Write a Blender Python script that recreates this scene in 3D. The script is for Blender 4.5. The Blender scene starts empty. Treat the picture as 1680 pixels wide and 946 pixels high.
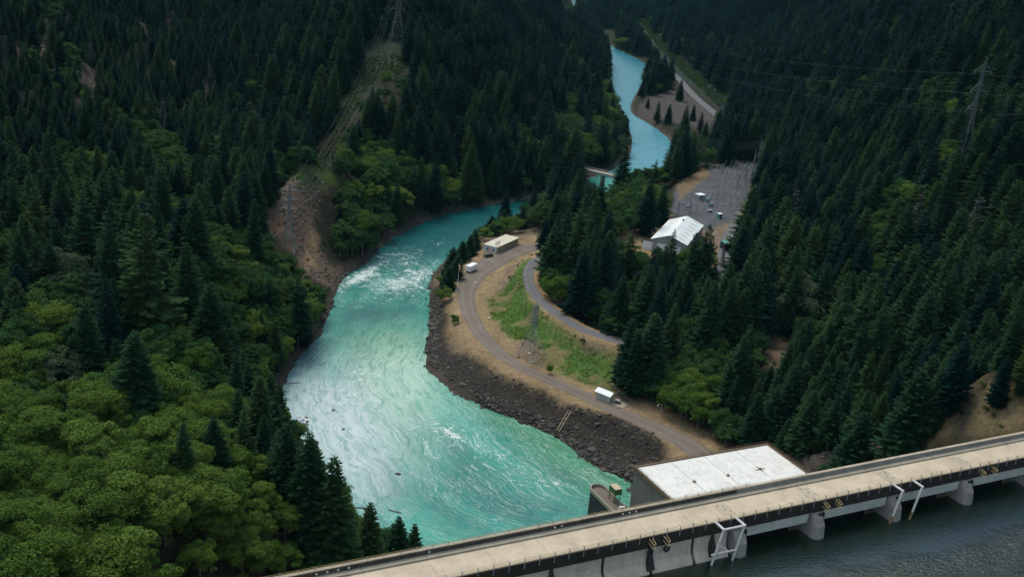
import bpy, bmesh, math, random
import numpy as np
from math import radians, sin, cos, pi
from mathutils import Vector, Matrix

# ------------------------------------------------------------ camera, sky, sun, exposure
S = bpy.context.scene
COL = S.collection
FPX, PITCH, ROLL, CZ = 1700.0, radians(19.3), radians(5.2), 155.0
_R0 = np.array([1, 0, 0.]); _U0 = np.array([0, sin(PITCH), cos(PITCH)])
FW = np.array([0, cos(PITCH), -sin(PITCH)])
RT = _R0 * cos(ROLL) + _U0 * sin(ROLL); UP = -_R0 * sin(ROLL) + _U0 * cos(ROLL)
CAM = np.array([0, 0, CZ])
cam = bpy.data.objects.new('camera', bpy.data.cameras.new('camera')); COL.objects.link(cam)
cam.matrix_world = Matrix(((RT[0], UP[0], -FW[0], 0), (RT[1], UP[1], -FW[1], 0), (RT[2], UP[2], -FW[2], CZ), (0, 0, 0, 1)))
cam.data.sensor_width = 36; cam.data.lens = 36 * FPX / 1680
cam.data.clip_start = 1; cam.data.clip_end = 20000
S.camera = cam

SUN_EL, SUN_AZ = radians(60), radians(-38)      # azimuth clockwise from +Y: ahead of the camera, veiled by cloud
w = bpy.data.worlds.new('World'); S.world = w; w.use_nodes = True
nt = w.node_tree; nt.nodes.clear()
def wn(t): return nt.nodes.new(t)
sky = wn('ShaderNodeTexSky'); sky.sky_type = 'NISHITA'; sky.sun_disc = False
sky.sun_elevation = SUN_EL; sky.sun_rotation = SUN_AZ; sky.altitude = 300; sky.air_density = 1.3; sky.dust_density = 1.5
tc = wn('ShaderNodeTexCoord'); nz = wn('ShaderNodeTexNoise'); nz.inputs['Scale'].default_value = 2.2; nz.inputs['Detail'].default_value = 5
mpn = wn('ShaderNodeMapping'); mpn.inputs['Scale'].default_value = (1, 1, 2.2)
nt.links.new(tc.outputs['Generated'], mpn.inputs[0]); nt.links.new(mpn.outputs[0], nz.inputs['Vector'])
cr = wn('ShaderNodeValToRGB'); cr.color_ramp.elements[0].position = .48; cr.color_ramp.elements[1].position = .60
nt.links.new(nz.outputs[0], cr.inputs[0])
mx = wn('ShaderNodeMix'); mx.data_type = 'RGBA'
nt.links.new(cr.outputs[0], mx.inputs[0]); nt.links.new(sky.outputs[0], mx.inputs[6])
mx.inputs[7].default_value = (11.5, 13.6, 14.6, 1)
bg = wn('ShaderNodeBackground'); bg.inputs[1].default_value = .10
nt.links.new(mx.outputs[2], bg.inputs[0]); ow = wn('ShaderNodeOutputWorld'); nt.links.new(bg.outputs[0], ow.inputs[0])

sl = bpy.data.lights.new('sun', 'SUN'); sl.energy = 2.0; sl.angle = radians(28); sl.color = (1.0, .90, .76)
so = bpy.data.objects.new('sun', sl); COL.objects.link(so)
sd = Vector((sin(SUN_AZ) * cos(SUN_EL), cos(SUN_AZ) * cos(SUN_EL), sin(SUN_EL)))
so.rotation_euler = (-sd).to_track_quat('-Z', 'Y').to_euler(); so.location = (0, 0, 400)
S.view_settings.view_transform = 'Standard'; S.view_settings.look = 'None'
S.view_settings.exposure = 0.3; S.view_settings.gamma = 1
S.cycles.max_bounces = 5; S.cycles.diffuse_bounces = 2; S.cycles.glossy_bounces = 2
S.cycles.transmission_bounces = 2; S.cycles.transparent_max_bounces = 4
S.cycles.use_denoising = True

# ------------------------------------------------------------ photo geometry helpers
def ray(u, v): return FW + RT * (u - 840) / FPX + UP * (473 - v) / FPX
def U(u, v, z=None, t=None):
    d = ray(u, v)
    if t is None: t = (z - CZ) / d[2]
    return CAM + d * t
def proj(P):
    q = np.asarray(P, float) - CAM
    t = q @ FW
    return 840 + FPX * (q @ RT) / t, 473 - FPX * (q @ UP) / t, t
ANG = radians(27.55)
DS = np.array([cos(ANG), sin(ANG)]); DN = np.array([-sin(ANG), cos(ANG)])   # along the dam, downstream
def W(s, w, z=0): p = DS * s + DN * w; return np.array([p[0], p[1], z])
DECK, RES = 70.0, 64.2
rng = np.random.default_rng(7); random.seed(7)

# ------------------------------------------------------------ noise
def _h(ix, iy, seed):
    n = (ix.astype(np.int64) * 374761393 + iy.astype(np.int64) * 668265263 + seed * 1274126177) & 0xffffffff
    n = ((n ^ (n >> 13)) * 1274126177) & 0xffffffff
    return ((n ^ (n >> 16)) & 0xffff) / 65535.0
def vnoise(x, y, seed=0):
    ix = np.floor(x); iy = np.floor(y); fx = x - ix; fy = y - iy
    fx = fx * fx * (3 - 2 * fx); fy = fy * fy * (3 - 2 * fy)
    a = _h(ix, iy, seed); b = _h(ix + 1, iy, seed); c = _h(ix, iy + 1, seed); d = _h(ix + 1, iy + 1, seed)
    return (a * (1 - fx) + b * fx) * (1 - fy) + (c * (1 - fx) + d * fx) * fy
def fbm(x, y, o=4, seed=0):
    s = 0; a = .5; n = 0
    for i in range(o):
        s = s + a * vnoise(x * 2 ** i, y * 2 ** i, seed + i); n += a; a *= .55
    return s / n
def inpoly(px, py, poly):
    px = np.asarray(px, float); py = np.asarray(py, float); r = np.zeros(px.shape, bool)
    n = len(poly)
    for i in range(n):
        x0, y0 = poly[i][:2]; x1, y1 = poly[(i + 1) % n][:2]
        if y0 == y1: continue
        c = ((y0 > py) != (y1 > py)) & (px < (x1 - x0) * (py - y0) / (y1 - y0) + x0)
        r ^= c
    return r
def dpoly(px, py, pts, closed=False):
    best = np.full(np.shape(px), 1e9); bi = np.zeros(np.shape(px))
    n = len(pts)
    for i in range(n if closed else n - 1):
        x0, y0 = pts[i][:2]; x1, y1 = pts[(i + 1) % n][:2]
        dx, dy = x1 - x0, y1 - y0; L = dx * dx + dy * dy + 1e-9
        t = np.clip(((px - x0) * dx + (py - y0) * dy) / L, 0, 1)
        d = np.hypot(px - x0 - t * dx, py - y0 - t * dy)
        m = d < best; best = np.where(m, d, best); bi = np.where(m, i + t, bi)
    return best, bi
def smooth(pts, n=6):
    pts = [np.array(p, float) for p in pts]; out = []
    for i in range(len(pts) - 1):
        p0 = pts[max(i - 1, 0)]; p1 = pts[i]; p2 = pts[i + 1]; p3 = pts[min(i + 2, len(pts) - 1)]
        for k in range(n):
            t = k / n
            out.append(.5 * ((2 * p1) + (-p0 + p2) * t + (2 * p0 - 5 * p1 + 4 * p2 - p3) * t * t + (-p0 + 3 * p1 - 3 * p2 + p3) * t ** 3))
    out.append(pts[-1]); return out

# ------------------------------------------------------------ the river's banks and the roads, as they lie on the ground
LB = [(735, 965), (650, 918), (592, 884), (540, 800), (490, 715), (465, 655), (480, 600), (530, 540), (548, 490), (565, 455), (600, 432), (650, 387), (730, 352), (800, 337), (870, 326), (930, 306), (975, 290), (1012, 274), (1036, 245), (1030, 205), (1016, 175), (1005, 150), (998, 118), (992, 92), (972, 62), (948, 25), (934, -6), (925, -30)]
RB = [(1075, 860), (1030, 800), (1036, 790), (975, 762), (905, 712), (850, 690), (800, 670), (740, 640), (698, 600), (702, 560), (706, 500), (708, 455), (735, 425), (782, 385), (835, 362), (890, 352), (950, 338), (1010, 322), (1070, 300), (1108, 268), (1100, 232), (1068, 205), (1034, 180), (1052, 140), (1066, 115), (1036, 92), (1004, 76), (980, 55), (956, 20), (941, -8), (932, -32)]
LBw = smooth([U(u, v, 0)[:2] for u, v in LB], 5); RBw = smooth([U(u, v, 0)[:2] for u, v in RB[1:]], 5)
DAMF = [W(150, 150)[:2], W(100, 125)[:2], W(30, 130)[:2]]
RIVER = [tuple(p) for p in LBw] + [tuple(p) for p in RBw[::-1]] + [tuple(p) for p in DAMF]
ROAD1 = [(1175, 762), (1118, 722), (1050, 690), (1000, 668), (940, 640), (890, 618), (845, 597), (810, 570), (783, 538), (768, 505), (766, 475), (780, 450), (808, 430), (845, 412), (880, 404), (912, 398), (948, 398)]
W1 = [9, 9, 7.6, 7, 6.6, 6.4, 6.2, 6.4, 6.6, 6.8, 8, 11, 13, 13, 11, 9, 8]
ROAD2 = [(1040, 566), (1003, 556), (950, 537), (905, 508), (876, 480), (866, 455), (874, 432), (895, 420), (930, 412)]
ROAD3 = [(1180, 460), (1188, 420), (1192, 395), (1205, 372), (1228, 352), (1250, 330)]
LOTROAD = [(1240, 240), (1180, 192), (1140, 158), (1112, 128), (1090, 108)]
def wline(px, z): return [U(u, v, z)[:2] for u, v in px]
R1w = smooth(wline(ROAD1, 7), 5); R2w = smooth(wline(ROAD2, 15), 5); R3w = smooth(wline(ROAD3, 12), 5); R4w = smooth(wline(LOTROAD, 6), 5)

# ------------------------------------------------------------ terrain: known heights, joined by a smooth surface
CP = []
def c(u, v, t, sub=0): p = U(u, v, t=t); CP.append((p[0], p[1], max(p[2] - sub, 1.5)))
def g(u, v, z): p = U(u, v, z); CP.append((p[0], p[1], z))
for a in [(0, 946, 155), (200, 900, 176), (400, 930, 172), (420, 800, 208), (250, 740, 205), (0, 760, 195), (0, 650, 225), (150, 620, 235), (350, 640, 248)]: c(*a, 9)
for a in [(0, 430, 300), (150, 470, 300), (300, 480, 312), (400, 560, 290), (430, 640, 262), (60, 330, 350), (200, 350, 370), (330, 400, 360), (0, 200, 430), (150, 250, 440), (300, 300, 450), (400, 350, 425), (0, 0, 620), (150, 50, 600), (200, 150, 520), (300, 130, 620), (380, 230, 560), (350, 60, 750),
          (620, 330, 492), (590, 350, 478), (700, 300, 536), (558, 398, 452), (660, 345, 500), (800, 310, 605), (900, 290, 650), (500, 250, 600), (400, 200, 640), (500, 30, 790), (400, 60, 800), (300, 0, 850), (640, 0, 820), (760, 60, 800), (760, 200, 650), (850, 100, 830), (850, 230, 680), (900, 180, 760), (950, 220, 740), (975, 150, 1000), (900, 50, 1050), (950, 80, 1250), (850, 0, 1100), (700, 0, 900), (870, 0, 1500), (970, 40, 1750), (1010, 55, 1650), (1060, 70, 1250), (1080, 110, 1100),
          (1120, 30, 1600), (1200, 100, 1250), (1250, 180, 950), (1200, 0, 1700), (1300, 60, 1300), (1300, 180, 850), (1400, 60, 1100), (1400, 200, 750), (1500, 0, 950), (1500, 150, 650), (1600, 100, 600), (1680, 0, 650), (1600, 210, 470), (1680, 200, 470), (1500, 300, 500), (1350, 280, 620), (1280, 330, 560), (1250, 400, 490), (1680, 400, 400), (1550, 450, 390), (1400, 450, 420), (1350, 350, 520), (1400, 580, 340), (1550, 600, 300), (1680, 550, 310), (1450, 650, 290), (1330, 680, 310)]: c(*a, 11)
for a in [(425, 305, 478), (600, 268, 515), (560, 255, 520), (450, 262, 520)]: c(*a, 5)
for a in [(470, 302, 465), (560, 294, 482), (548, 335, 470), (545, 385, 455), (585, 310, 488), (500, 445, 440), (440, 350, 455), (480, 412, 440), (560, 200, 600), (600, 100, 680), (650, 85, 700), (670, 120, 670), (640, 160, 630), (520, 285, 540), (1600, 690, 235), (1680, 640, 250), (1400, 720, 265), (1500, 715, 250), (1330, 762, 272), (1550, 700, 240)]: c(*a)
for a in [(1440, 690, 262), (1570, 640, 255), (1650, 600, 262)]: c(*a, 8)
for a in [(540, 445, 3), (1300, 560, 9), (1250, 720, 8), (1200, 740, 7), (860, 590, 8), (950, 450, 15), (1100, 520, 13), (1200, 560, 12), (1150, 640, 9), (1060, 640, 9), (1100, 700, 7), (1063, 410, 12), (1121, 420, 12), (1160, 385, 12), (1100, 450, 12), (1000, 350, 10), (900, 350, 6), (870, 380, 7), (820, 400, 7), (770, 435, 7), (1100, 330, 12), (1200, 355, 12), (1250, 250, 12), (1180, 265, 12), (1120, 290, 11), (1050, 170, 5), (1110, 130, 6), (1180, 190, 6), (1150, 210, 6), (1100, 240, 7), (1030, 10, 8), (1100, 85, 8), (1200, 170, 8), (1150, 120, 8), (1045, 45, 8), (1040, 390, 13)]: g(*a)
for s, w_, z in [(-12, 113, 72), (2, 125, 66), (-40, 130, 75), (-60, 90, 80), (212, 110, 74), (208, 150, 76), (196, 125, 68), (192, 175, 36), (220, 60, 80), (-30, 60, 78)]: p = W(s, w_, z); CP.append(tuple(p))
for q in LBw[::5] + RBw[::5]: CP.append((q[0], q[1], 1.0))
for x, y, z in [(-900, 300, 480), (-900, 1200, 620), (-820, 2400, 700), (950, 300, 430), (950, 1200, 640), (950, 2400, 700), (-500, 750, 250), (620, 700, 290), (-350, 1900, 330), (-420, 1300, 330), (560, 1700, 360), (-150, 1120, 230), (-260, 1500, 470), (-230, 2000, 520), (0, 3400, 420), (-350, 3300, 600), (450, 3300, 600), (-380, 120, 200), (400, 150, 200), (560, 300, 300), (-560, 350, 300)]: CP.append((x, y, z))
CP = np.array(CP)
def rbf_fit(P):
    X = P[:, :2] / 100; d = np.hypot(X[:, None, 0] - X[None, :, 0], X[:, None, 1] - X[None, :, 1])
    n = len(P); A = np.zeros((n + 1, n + 1)); A[:n, :n] = np.sqrt(d * d + .01) + np.eye(n) * (-.02); A[:n, n] = 1; A[n, :n] = 1
    return np.linalg.solve(A, np.append(P[:, 2], 0))
COEF = rbf_fit(CP)
def rbf(x, y):
    out = np.full(x.shape, COEF[-1])
    for (px, py, _), k in zip(CP, COEF[:-1]):
        out = out + k * np.sqrt(((x - px) ** 2 + (y - py) ** 2) / 1e4 + .01)
    return out
def axis(a, b, lo, hi, fine, grow, far):
    m = list(np.arange(a, b, fine)); st = fine; x = m[-1]
    while x < hi: st = min(st * grow, far); x += st; m.append(x)
    st = fine; x = m[0]; pre = []
    while x > lo: st = min(st * grow, far); x -= st; pre.append(x)
    return np.array(pre[::-1] + m)
GX = axis(-130, 125, -820, 900, 2.0, 1.03, 16); GY = axis(110, 520, -60, 3300, 2.0, 1.025, 16)
XX, YY = np.meshgrid(GX, GY)
ZZ = rbf(XX, YY)
hill = np.clip((ZZ - 16) / 40, 0, 1)
ZZ += hill * ((fbm(XX / 90, YY / 90, 4, 3) - .5) * 26 + (fbm(XX / 22, YY / 22, 3, 9) - .5) * 7)
ZZ += (fbm(XX / 6, YY / 6, 3, 5) - .5) * .8
def flat(line, z, half, ramp):
    global ZZ
    d, k = dpoly(XX, YY, line)
    a = np.clip((d - half) / ramp, 0, 1); a = a * a * (3 - 2 * a)
    zz = np.interp(k, np.arange(len(line)), z) if np.ndim(z) else z
    ZZ = ZZ * a + zz * (1 - a)
R1hw = np.interp(np.linspace(0, len(W1) - 1, len(R1w)), range(len(W1)), W1)
flat(R3w, 12., 4, 8); flat(R4w, 6., 6, 20); flat(R2w, 15., 4.2, 5); flat(R1w[:-8], 7., 7.5, 5)
def flatpoly(poly, z, ramp):
    global ZZ
    ins = inpoly(XX, YY, poly); d, _ = dpoly(XX, YY, poly, True); d = np.where(ins, 0, d)
    a = np.clip(d / ramp, 0, 1); a = a * a * (3 - 2 * a); ZZ = ZZ * a + z * (1 - a)
PADS = dict(
    building=([(780, 430), (830, 440), (905, 405), (870, 378), (800, 402)], 7.),
    warehouse=([(1050, 410), (1095, 370), (1135, 362), (1170, 385), (1130, 440)], 12.),
    yard=([(1100, 345), (1110, 305), (1150, 282), (1245, 262), (1245, 300), (1215, 345), (1205, 385), (1180, 395)], 12.),
    shed=([(965, 655), (1000, 672), (1030, 668), (1010, 645), (975, 640)], 7.),
    lot=([(1040, 185), (1060, 160), (1105, 150), (1120, 140), (1180, 190), (1160, 215)], 6.))
PADW = {k: ([tuple(U(u, v, z)[:2]) for u, v in p], z) for k, (p, z) in PADS.items()}
for k, (p, z) in PADW.items(): flatpoly(p, z, 6 if k != 'lot' else 15)
_cl = [tuple(U(u, v, t=t)[:2]) for u, v, t in ((432, 352, 455), (470, 298, 465), (565, 288, 475), (566, 305, 470), (522, 345, 455), (520, 400, 445), (545, 440, 430), (505, 455, 435), (445, 385, 445))]
_d, _ = dpoly(XX, YY, _cl, True); _d = np.where(inpoly(XX, YY, _cl), 0, _d)
ZZ += np.clip(1 - _d / 10, 0, 1) * ((fbm(XX / 9, YY / 9, 4, 41) - .5) * 9 + (fbm(XX / 3, YY / 3, 2, 43) - .5) * 3)
# river bed and banks
insR = inpoly(XX, YY, RIVER); dR, _ = dpoly(XX, YY, RIVER, True)
jag = (fbm(XX / 5, YY / 5, 3, 21) - .5) * 2.2
dd = np.where(insR, -dR, dR) + jag * np.clip(1 - dR / 12, 0, 1)
bank = np.where(dd < 0, -.5 - np.minimum(3, -dd * .4), .15 + dd * .72)
bank = np.where(dd > 14, 10.2 + (dd - 14) * 1.25, bank); ZZ = np.minimum(ZZ, np.where(dd < 60, bank, 1e9)); ZZ = np.where((dd >= 0) & (ZZ < .3), .3, ZZ)
SS = XX * DS[0] + YY * DS[1]; WW = XX * DN[0] + YY * DN[1]
ZZ = np.where((WW < 108) & (SS > 8) & (SS < 205), np.minimum(ZZ, 40 + np.abs(SS - 105) * .2), ZZ)
inD = (WW > 104) & (WW < 119) & (SS > -15) & (SS < 222); ZZ = np.where(inD, np.minimum(ZZ, 67.5), ZZ)
face = 66 - (WW - 117) / .78
ZZ = np.where((WW >= 112) & (WW < 172) & (SS > 60) & (SS < 215), np.minimum(ZZ, face - 3 + np.maximum(0, SS - 180) * 1.7), ZZ)
ZZ = np.where((SS > 145) & (SS < 222) & (WW > 166) & (WW < 208), np.minimum(ZZ, 5 + np.maximum(0, SS - 193) * 1.6 + np.maximum(0, WW - 203) * 2), ZZ)
ZZ = np.where((SS > 140) & (SS < 149) & (WW > 166) & (WW < 219), np.minimum(ZZ, -2), ZZ)
def zt(x, y):
    x = np.asarray(x, float); y = np.asarray(y, float)
    i = np.clip(np.searchsorted(GX, x) - 1, 0, len(GX) - 2); j = np.clip(np.searchsorted(GY, y) - 1, 0, len(GY) - 2)
    fx = np.clip((x - GX[i]) / (GX[i + 1] - GX[i]), 0, 1); fy = np.clip((y - GY[j]) / (GY[j + 1] - GY[j]), 0, 1)
    return (ZZ[j, i] * (1 - fx) + ZZ[j, i + 1] * fx) * (1 - fy) + (ZZ[j + 1, i] * (1 - fx) + ZZ[j + 1, i + 1] * fx) * fy
def hit(u, v, t0=150):
    d = ray(u, v); t = t0
    while t < 3000:
        p = CAM + d * t
        if p[2] < zt(p[0], p[1]): break
        t += 1.0
    return CAM + d * t

# ------------------------------------------------------------ mesh helpers
def new_mesh(name, v, f, smooth_=False):
    m = bpy.data.meshes.new(name); m.from_pydata([tuple(map(float, p)) for p in v], [], f)
    if smooth_: m.polygons.foreach_set('use_smooth', [True] * len(m.polygons))
    m.update(); return m
def fast_mesh(name, v, f):
    """v (n,3), f (m,k) arrays"""
    m = bpy.data.meshes.new(name); k = f.shape[1]
    m.vertices.add(len(v)); m.vertices.foreach_set('co', v.astype(np.float32).ravel())
    m.loops.add(f.size); m.loops.foreach_set('vertex_index', f.astype(np.int32).ravel())
    m.polygons.add(len(f)); m.polygons.foreach_set('loop_start', np.arange(0, f.size, k, dtype=np.int32))
    m.update(calc_edges=True); return m
def ob(name, mesh, mat=None, parent=None, loc=None, rz=None, **props):
    o = bpy.data.objects.new(name, mesh)
    if mat is not None and mesh is not None and not mesh.materials: mesh.materials.append(mat)
    COL.objects.link(o)
    if parent is not None: o.parent = parent
    if loc is not None: o.location = tuple(map(float, loc))
    if rz is not None: o.rotation_euler = (0, 0, rz)
    for k, v in props.items(): o[k] = v
    return o
def thing(name, label, cat, loc=(0, 0, 0), rz=0, group=None, mesh=None, mat=None):
    o = ob(name, mesh, mat, None, loc, rz, label=label, category=cat)
    if group: o['group'] = group
    return o
class MB:
    def __init__(s): s.v = []; s.f = []
    def add(s, v, f):
        n = len(s.v); s.v += [tuple(p) for p in v]; s.f += [tuple(i + n for i in q) for q in f]; return s
    def box(s, x0, x1, y0, y1, z0, z1, fr=None):
        v = [(x, y, z) for z in (z0, z1) for x, y in ((x0, y0), (x1, y0), (x1, y1), (x0, y1))]
        if fr: v = [tuple(fr(*p)) for p in v]
        return s.add(v, [(3, 2, 1, 0), (4, 5, 6, 7), (0, 1, 5, 4), (1, 2, 6, 5), (2, 3, 7, 6), (3, 0, 4, 7)])
    def bar(s, a, b, r, n=4, r2=None):
        a = Vector(a); b = Vector(b); d = (b - a)
        if d.length < 1e-6: return s
        d.normalize(); x = d.orthogonal().normalized(); y = d.cross(x); r2 = r if r2 is None else r2
        v = [a + x * r * cos(2 * pi * i / n + pi / 4) + y * r * sin(2 * pi * i / n + pi / 4) for i in range(n)]
        v += [b + x * r2 * cos(2 * pi * i / n + pi / 4) + y * r2 * sin(2 * pi * i / n + pi / 4) for i in range(n)]
        return s.add(v, [tuple(range(n))[::-1], tuple(range(n, 2 * n))] + [(i, (i + 1) % n, n + (i + 1) % n, n + i) for i in range(n)])
    def tube(s, pts, r, n=6):
        for a, b in zip(pts, pts[1:]): s.bar(a, b, r, n)
        return s
    def prism(s, poly, z0, z1):
        n = len(poly); v = [(p[0], p[1], z0) for p in poly] + [(p[0], p[1], z1) for p in poly]
        return s.add(v, [tuple(range(n))[::-1], tuple(range(n, 2 * n))] + [(i, (i + 1) % n, n + (i + 1) % n, n + i) for i in range(n)])
    def mesh(s, name): return new_mesh(name, s.v, s.f)
    def ob(s, name, mat, parent=None, **k): return ob(name, s.mesh(name), mat, parent, **k)
def WB(s0, s1, w0, w1, z0, z1): return MB().box(s0, s1, w0, w1, z0, z1, W)
# ------------------------------------------------------------ materials
class N:
    def __init__(s, name):
        s.m = bpy.data.materials.new(name); s.m.use_nodes = True; s.t = s.m.node_tree; s.t.nodes.clear()
        s.out = s.n('ShaderNodeOutputMaterial'); s.p = s.n('ShaderNodeBsdfPrincipled'); s.l(s.p.outputs[0], s.out.inputs[0])
    def n(s, k, **kw):
        x = s.t.nodes.new(k)
        for a, b in kw.items(): setattr(x, a, b)
        return x
    def l(s, a, b): s.t.links.new(a, b)
    def coord(s, kind='Object', scale=(1, 1, 1)):
        c_ = s.n('ShaderNodeTexCoord'); m = s.n('ShaderNodeMapping'); m.inputs['Scale'].default_value = scale
        s.l(c_.outputs[kind], m.inputs[0]); return m.outputs[0]
    def pos(s, scale=(1, 1, 1)):
        c_ = s.n('ShaderNodeNewGeometry'); m = s.n('ShaderNodeMapping'); m.inputs['Scale'].default_value = scale
        s.l(c_.outputs['Position'], m.inputs[0]); return m.outputs[0]
    def noise(s, vec, sc, det=4, rough=.55, dist=0):
        x = s.n('ShaderNodeTexNoise'); x.inputs['Scale'].default_value = sc; x.inputs['Detail'].default_value = det
        x.inputs['Roughness'].default_value = rough; x.inputs['Distortion'].default_value = dist; s.l(vec, x.inputs['Vector']); return x.outputs[0]
    def ramp(s, fac, *stops):
        x = s.n('ShaderNodeValToRGB'); e = x.color_ramp.elements
        while len(e) < len(stops): e.new(.5)
        for i, (p, c_) in enumerate(stops):
            e[i].position = p; e[i].color = (c_, c_, c_, 1) if np.isscalar(c_) else (*c_, 1)
        s.l(fac, x.inputs[0]); return x.outputs[0]
    def mix(s, f, a, b, mode='MIX'):
        x = s.n('ShaderNodeMix'); x.data_type = 'RGBA'; x.blend_type = mode
        for v, i in ((f, 0), (a, 6), (b, 7)):
            if hasattr(v, 'links'): s.l(v, x.inputs[i])
            else: x.inputs[i].default_value = v if i == 0 else (*v, 1)
        return x.outputs[2]
    def math(s, op, a, b=0, c_=None):
        x = s.n('ShaderNodeMath', operation=op)
        for v, i in ((a, 0), (b, 1), (c_, 2)):
            if v is None: continue
            if hasattr(v, 'links'): s.l(v, x.inputs[i])
            else: x.inputs[i].default_value = v
        return x.outputs[0]
    def attr(s, name, out='Color'):
        x = s.n('ShaderNodeAttribute'); x.attribute_name = name; return x.outputs[out]
    def bump(s, h, st=.3, dist=.1):
        x = s.n('ShaderNodeBump'); x.inputs['Strength'].default_value = st; x.inputs['Distance'].default_value = dist
        s.l(h, x.inputs['Height']); s.l(x.outputs[0], s.p.inputs['Normal'])
    def fin(s, col, rough=.85, spec=.3, metal=0):
        if hasattr(col, 'links'): s.l(col, s.p.inputs['Base Color'])
        else: s.p.inputs['Base Color'].default_value = (*col, 1)
        if hasattr(rough, 'links'): s.l(rough, s.p.inputs['Roughness'])
        else: s.p.inputs['Roughness'].default_value = rough
        s.p.inputs['Specular IOR Level'].default_value = spec; s.p.inputs['Metallic'].default_value = metal
        return s.m
def simple(name, a, b, sc=1.5, rough=.8, spec=.3, metal=0, bump=0, stretch=(1, 1, 1)):
    k = N(name); v = k.pos(stretch); n_ = k.noise(v, sc, 5, .6)
    if bump: k.bump(n_, .5, bump)
    return k.fin(k.ramp(n_, (.3, a), (.7, b)), rough, spec, metal)
def concrete(name, base, dark, amt=.5, streak=True):
    k = N(name); v = k.pos()
    n1 = k.noise(v, .35, 6, .65); n2 = k.noise(v, 3.5, 5, .6); n3 = k.noise(k.pos((1.6, 1.6, .12)), 1.2, 5, .6)
    col = k.mix(k.ramp(n1, (.35, 0.), (.7, 1.)), base, tuple(x * .70 for x in base))
    col = k.mix(k.ramp(n2, (.45, 0.), (.75, .45)), col, dark); n4 = k.noise(k.pos((.25, .25, 1)), .5, 7, .7, 1.0); col = k.mix(k.ramp(n4, (.55, 0.), (.66, .4)), col, dark)
    if streak: col = k.mix(k.ramp(n3, (.5 - .2 * amt, 0.), (.8, amt)), col, dark)
    k.bump(n2, .3, .04); return k.fin(col, .88, .25)
M = {}
M['deck'] = concrete('deck_concrete', (.56, .465, .34), (.34, .28, .21), .3, False)
M['walk'] = concrete('walkway_concrete', (.36, .32, .26), (.2, .17, .13), .5, False)
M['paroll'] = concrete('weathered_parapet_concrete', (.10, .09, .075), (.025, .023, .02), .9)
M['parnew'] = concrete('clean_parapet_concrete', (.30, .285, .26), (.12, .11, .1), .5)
M['cap'] = concrete('parapet_cap_concrete', (.48, .41, .31), (.2, .16, .12), .4, False)
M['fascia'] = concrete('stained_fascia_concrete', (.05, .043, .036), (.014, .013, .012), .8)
M['beam'] = concrete('spillway_beam_concrete', (.52, .53, .49), (.3, .3, .28), .4)
M['wall'] = concrete('upstream_wall_concrete', (.58, .52, .43), (.27, .2, .14), .45)
M['pier'] = concrete('pier_concrete', (.33, .31, .28), (.12, .11, .1), .6)
M['groove'] = concrete('joint_recess_concrete', (.05, .045, .04), (.02, .02, .02), .6)
M['house'] = concrete('powerhouse_concrete', (.18, .172, .165), (.10, .097, .095), .5)
M['terr'] = concrete('terrace_concrete', (.18, .155, .12), (.08, .065, .05), .5, False)
M['terrwall'] = concrete('training_wall_concrete', (.05, .05, .052), (.022, .022, .022), .5)
M['roofwhite'] = None
k = N('white_membrane_roof'); v = k.pos(); n1 = k.noise(v, .25, 6, .65); n2 = k.noise(v, 1.8, 6, .7)
col = k.mix(k.ramp(n1, (.4, 0.), (.75, .6)), (.74, .73, .69), (.55, .55, .52)); col = k.mix(k.ramp(n2, (.55, 0.), (.70, .5)), col, (.55, .53, .49)); n3 = k.noise(k.pos((.5, .5, 1)), 1.1, 6, .75, 1.5); col = k.mix(k.ramp(n3, (.50, 0.), (.62, .5)), col, (.40, .38, .34))
M['roofwhite'] = k.fin(col, .6, .3)
M['rust'] = simple('rusty_steel_edge', (.10, .06, .035), (.2, .14, .09), 2, .7)
M['galv'] = simple('galvanised_steel', (.30, .31, .31), (.42, .43, .43), 1.2, .45, .5, .4)
M['pipe'] = simple('pale_steel_pipe', (.45, .45, .44), (.6, .6, .58), 1.2, .5, .5)
M['rustpipe'] = simple('rusted_pipe_end', (.16, .08, .03), (.3, .2, .12), 1.5, .8)
M['tower'] = simple('tower_galvanised_steel', (.15, .17, .175), (.26, .28, .28), .6, .5, .5, .3)
M['fartower'] = simple('dark_tower_steel', (.06, .075, .08), (.12, .135, .14), .6, .7, .3)  # darker steel colour for the top and right slope pylons
M['wire'] = simple('aluminium_conductor', (.05, .065, .07), (.09, .105, .11), .3, .7, .3)
M['rubber'] = simple('black_rubber', (.015, .015, .015), (.03, .03, .03), 3, .8)
M['yellow'] = simple('yellow_painted_steel', (.32, .24, .10), (.42, .33, .16), 2, .6)
M['green'] = simple('green_painted_steel', (.05, .11, .03), (.08, .16, .05), 1.5, .6)
M['tan'] = simple('tan_steel_top', (.45, .36, .24), (.55, .45, .32), 1, .7)
M['white'] = simple('white_painted_metal', (.72, .74, .75), (.82, .83, .83), .8, .5, .4)
M['metalroof'] = simple('pale_metal_roofing', (.66, .70, .69), (.8, .83, .82), .25, .5, .4)
M['skylight'] = simple('translucent_skylight', (.32, .35, .30), (.42, .44, .38), .8, .5)
M['greywall'] = simple('grey_siding', (.24, .25, .25), (.32, .33, .32), 1, .8)
M['cream'] = simple('cream_wall', (.42, .38, .28), (.52, .47, .36), .8, .8)
M['creamroof'] = simple('cream_flat_roof', (.50, .46, .36), (.62, .58, .47), .5, .8)
M['bluewhite'] = simple('pale_blue_wall', (.50, .58, .62), (.6, .68, .72), .8, .7)
M['dark'] = simple('dark_frame', (.02, .02, .022), (.04, .04, .045), 1, .6)
M['glass'] = simple('dark_window_glass', (.03, .05, .07), (.05, .08, .1), 1, .1, .6)
M['paleglass'] = simple('pale_window_glass', (.30, .38, .42), (.42, .5, .54), 1, .15, .6)
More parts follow.
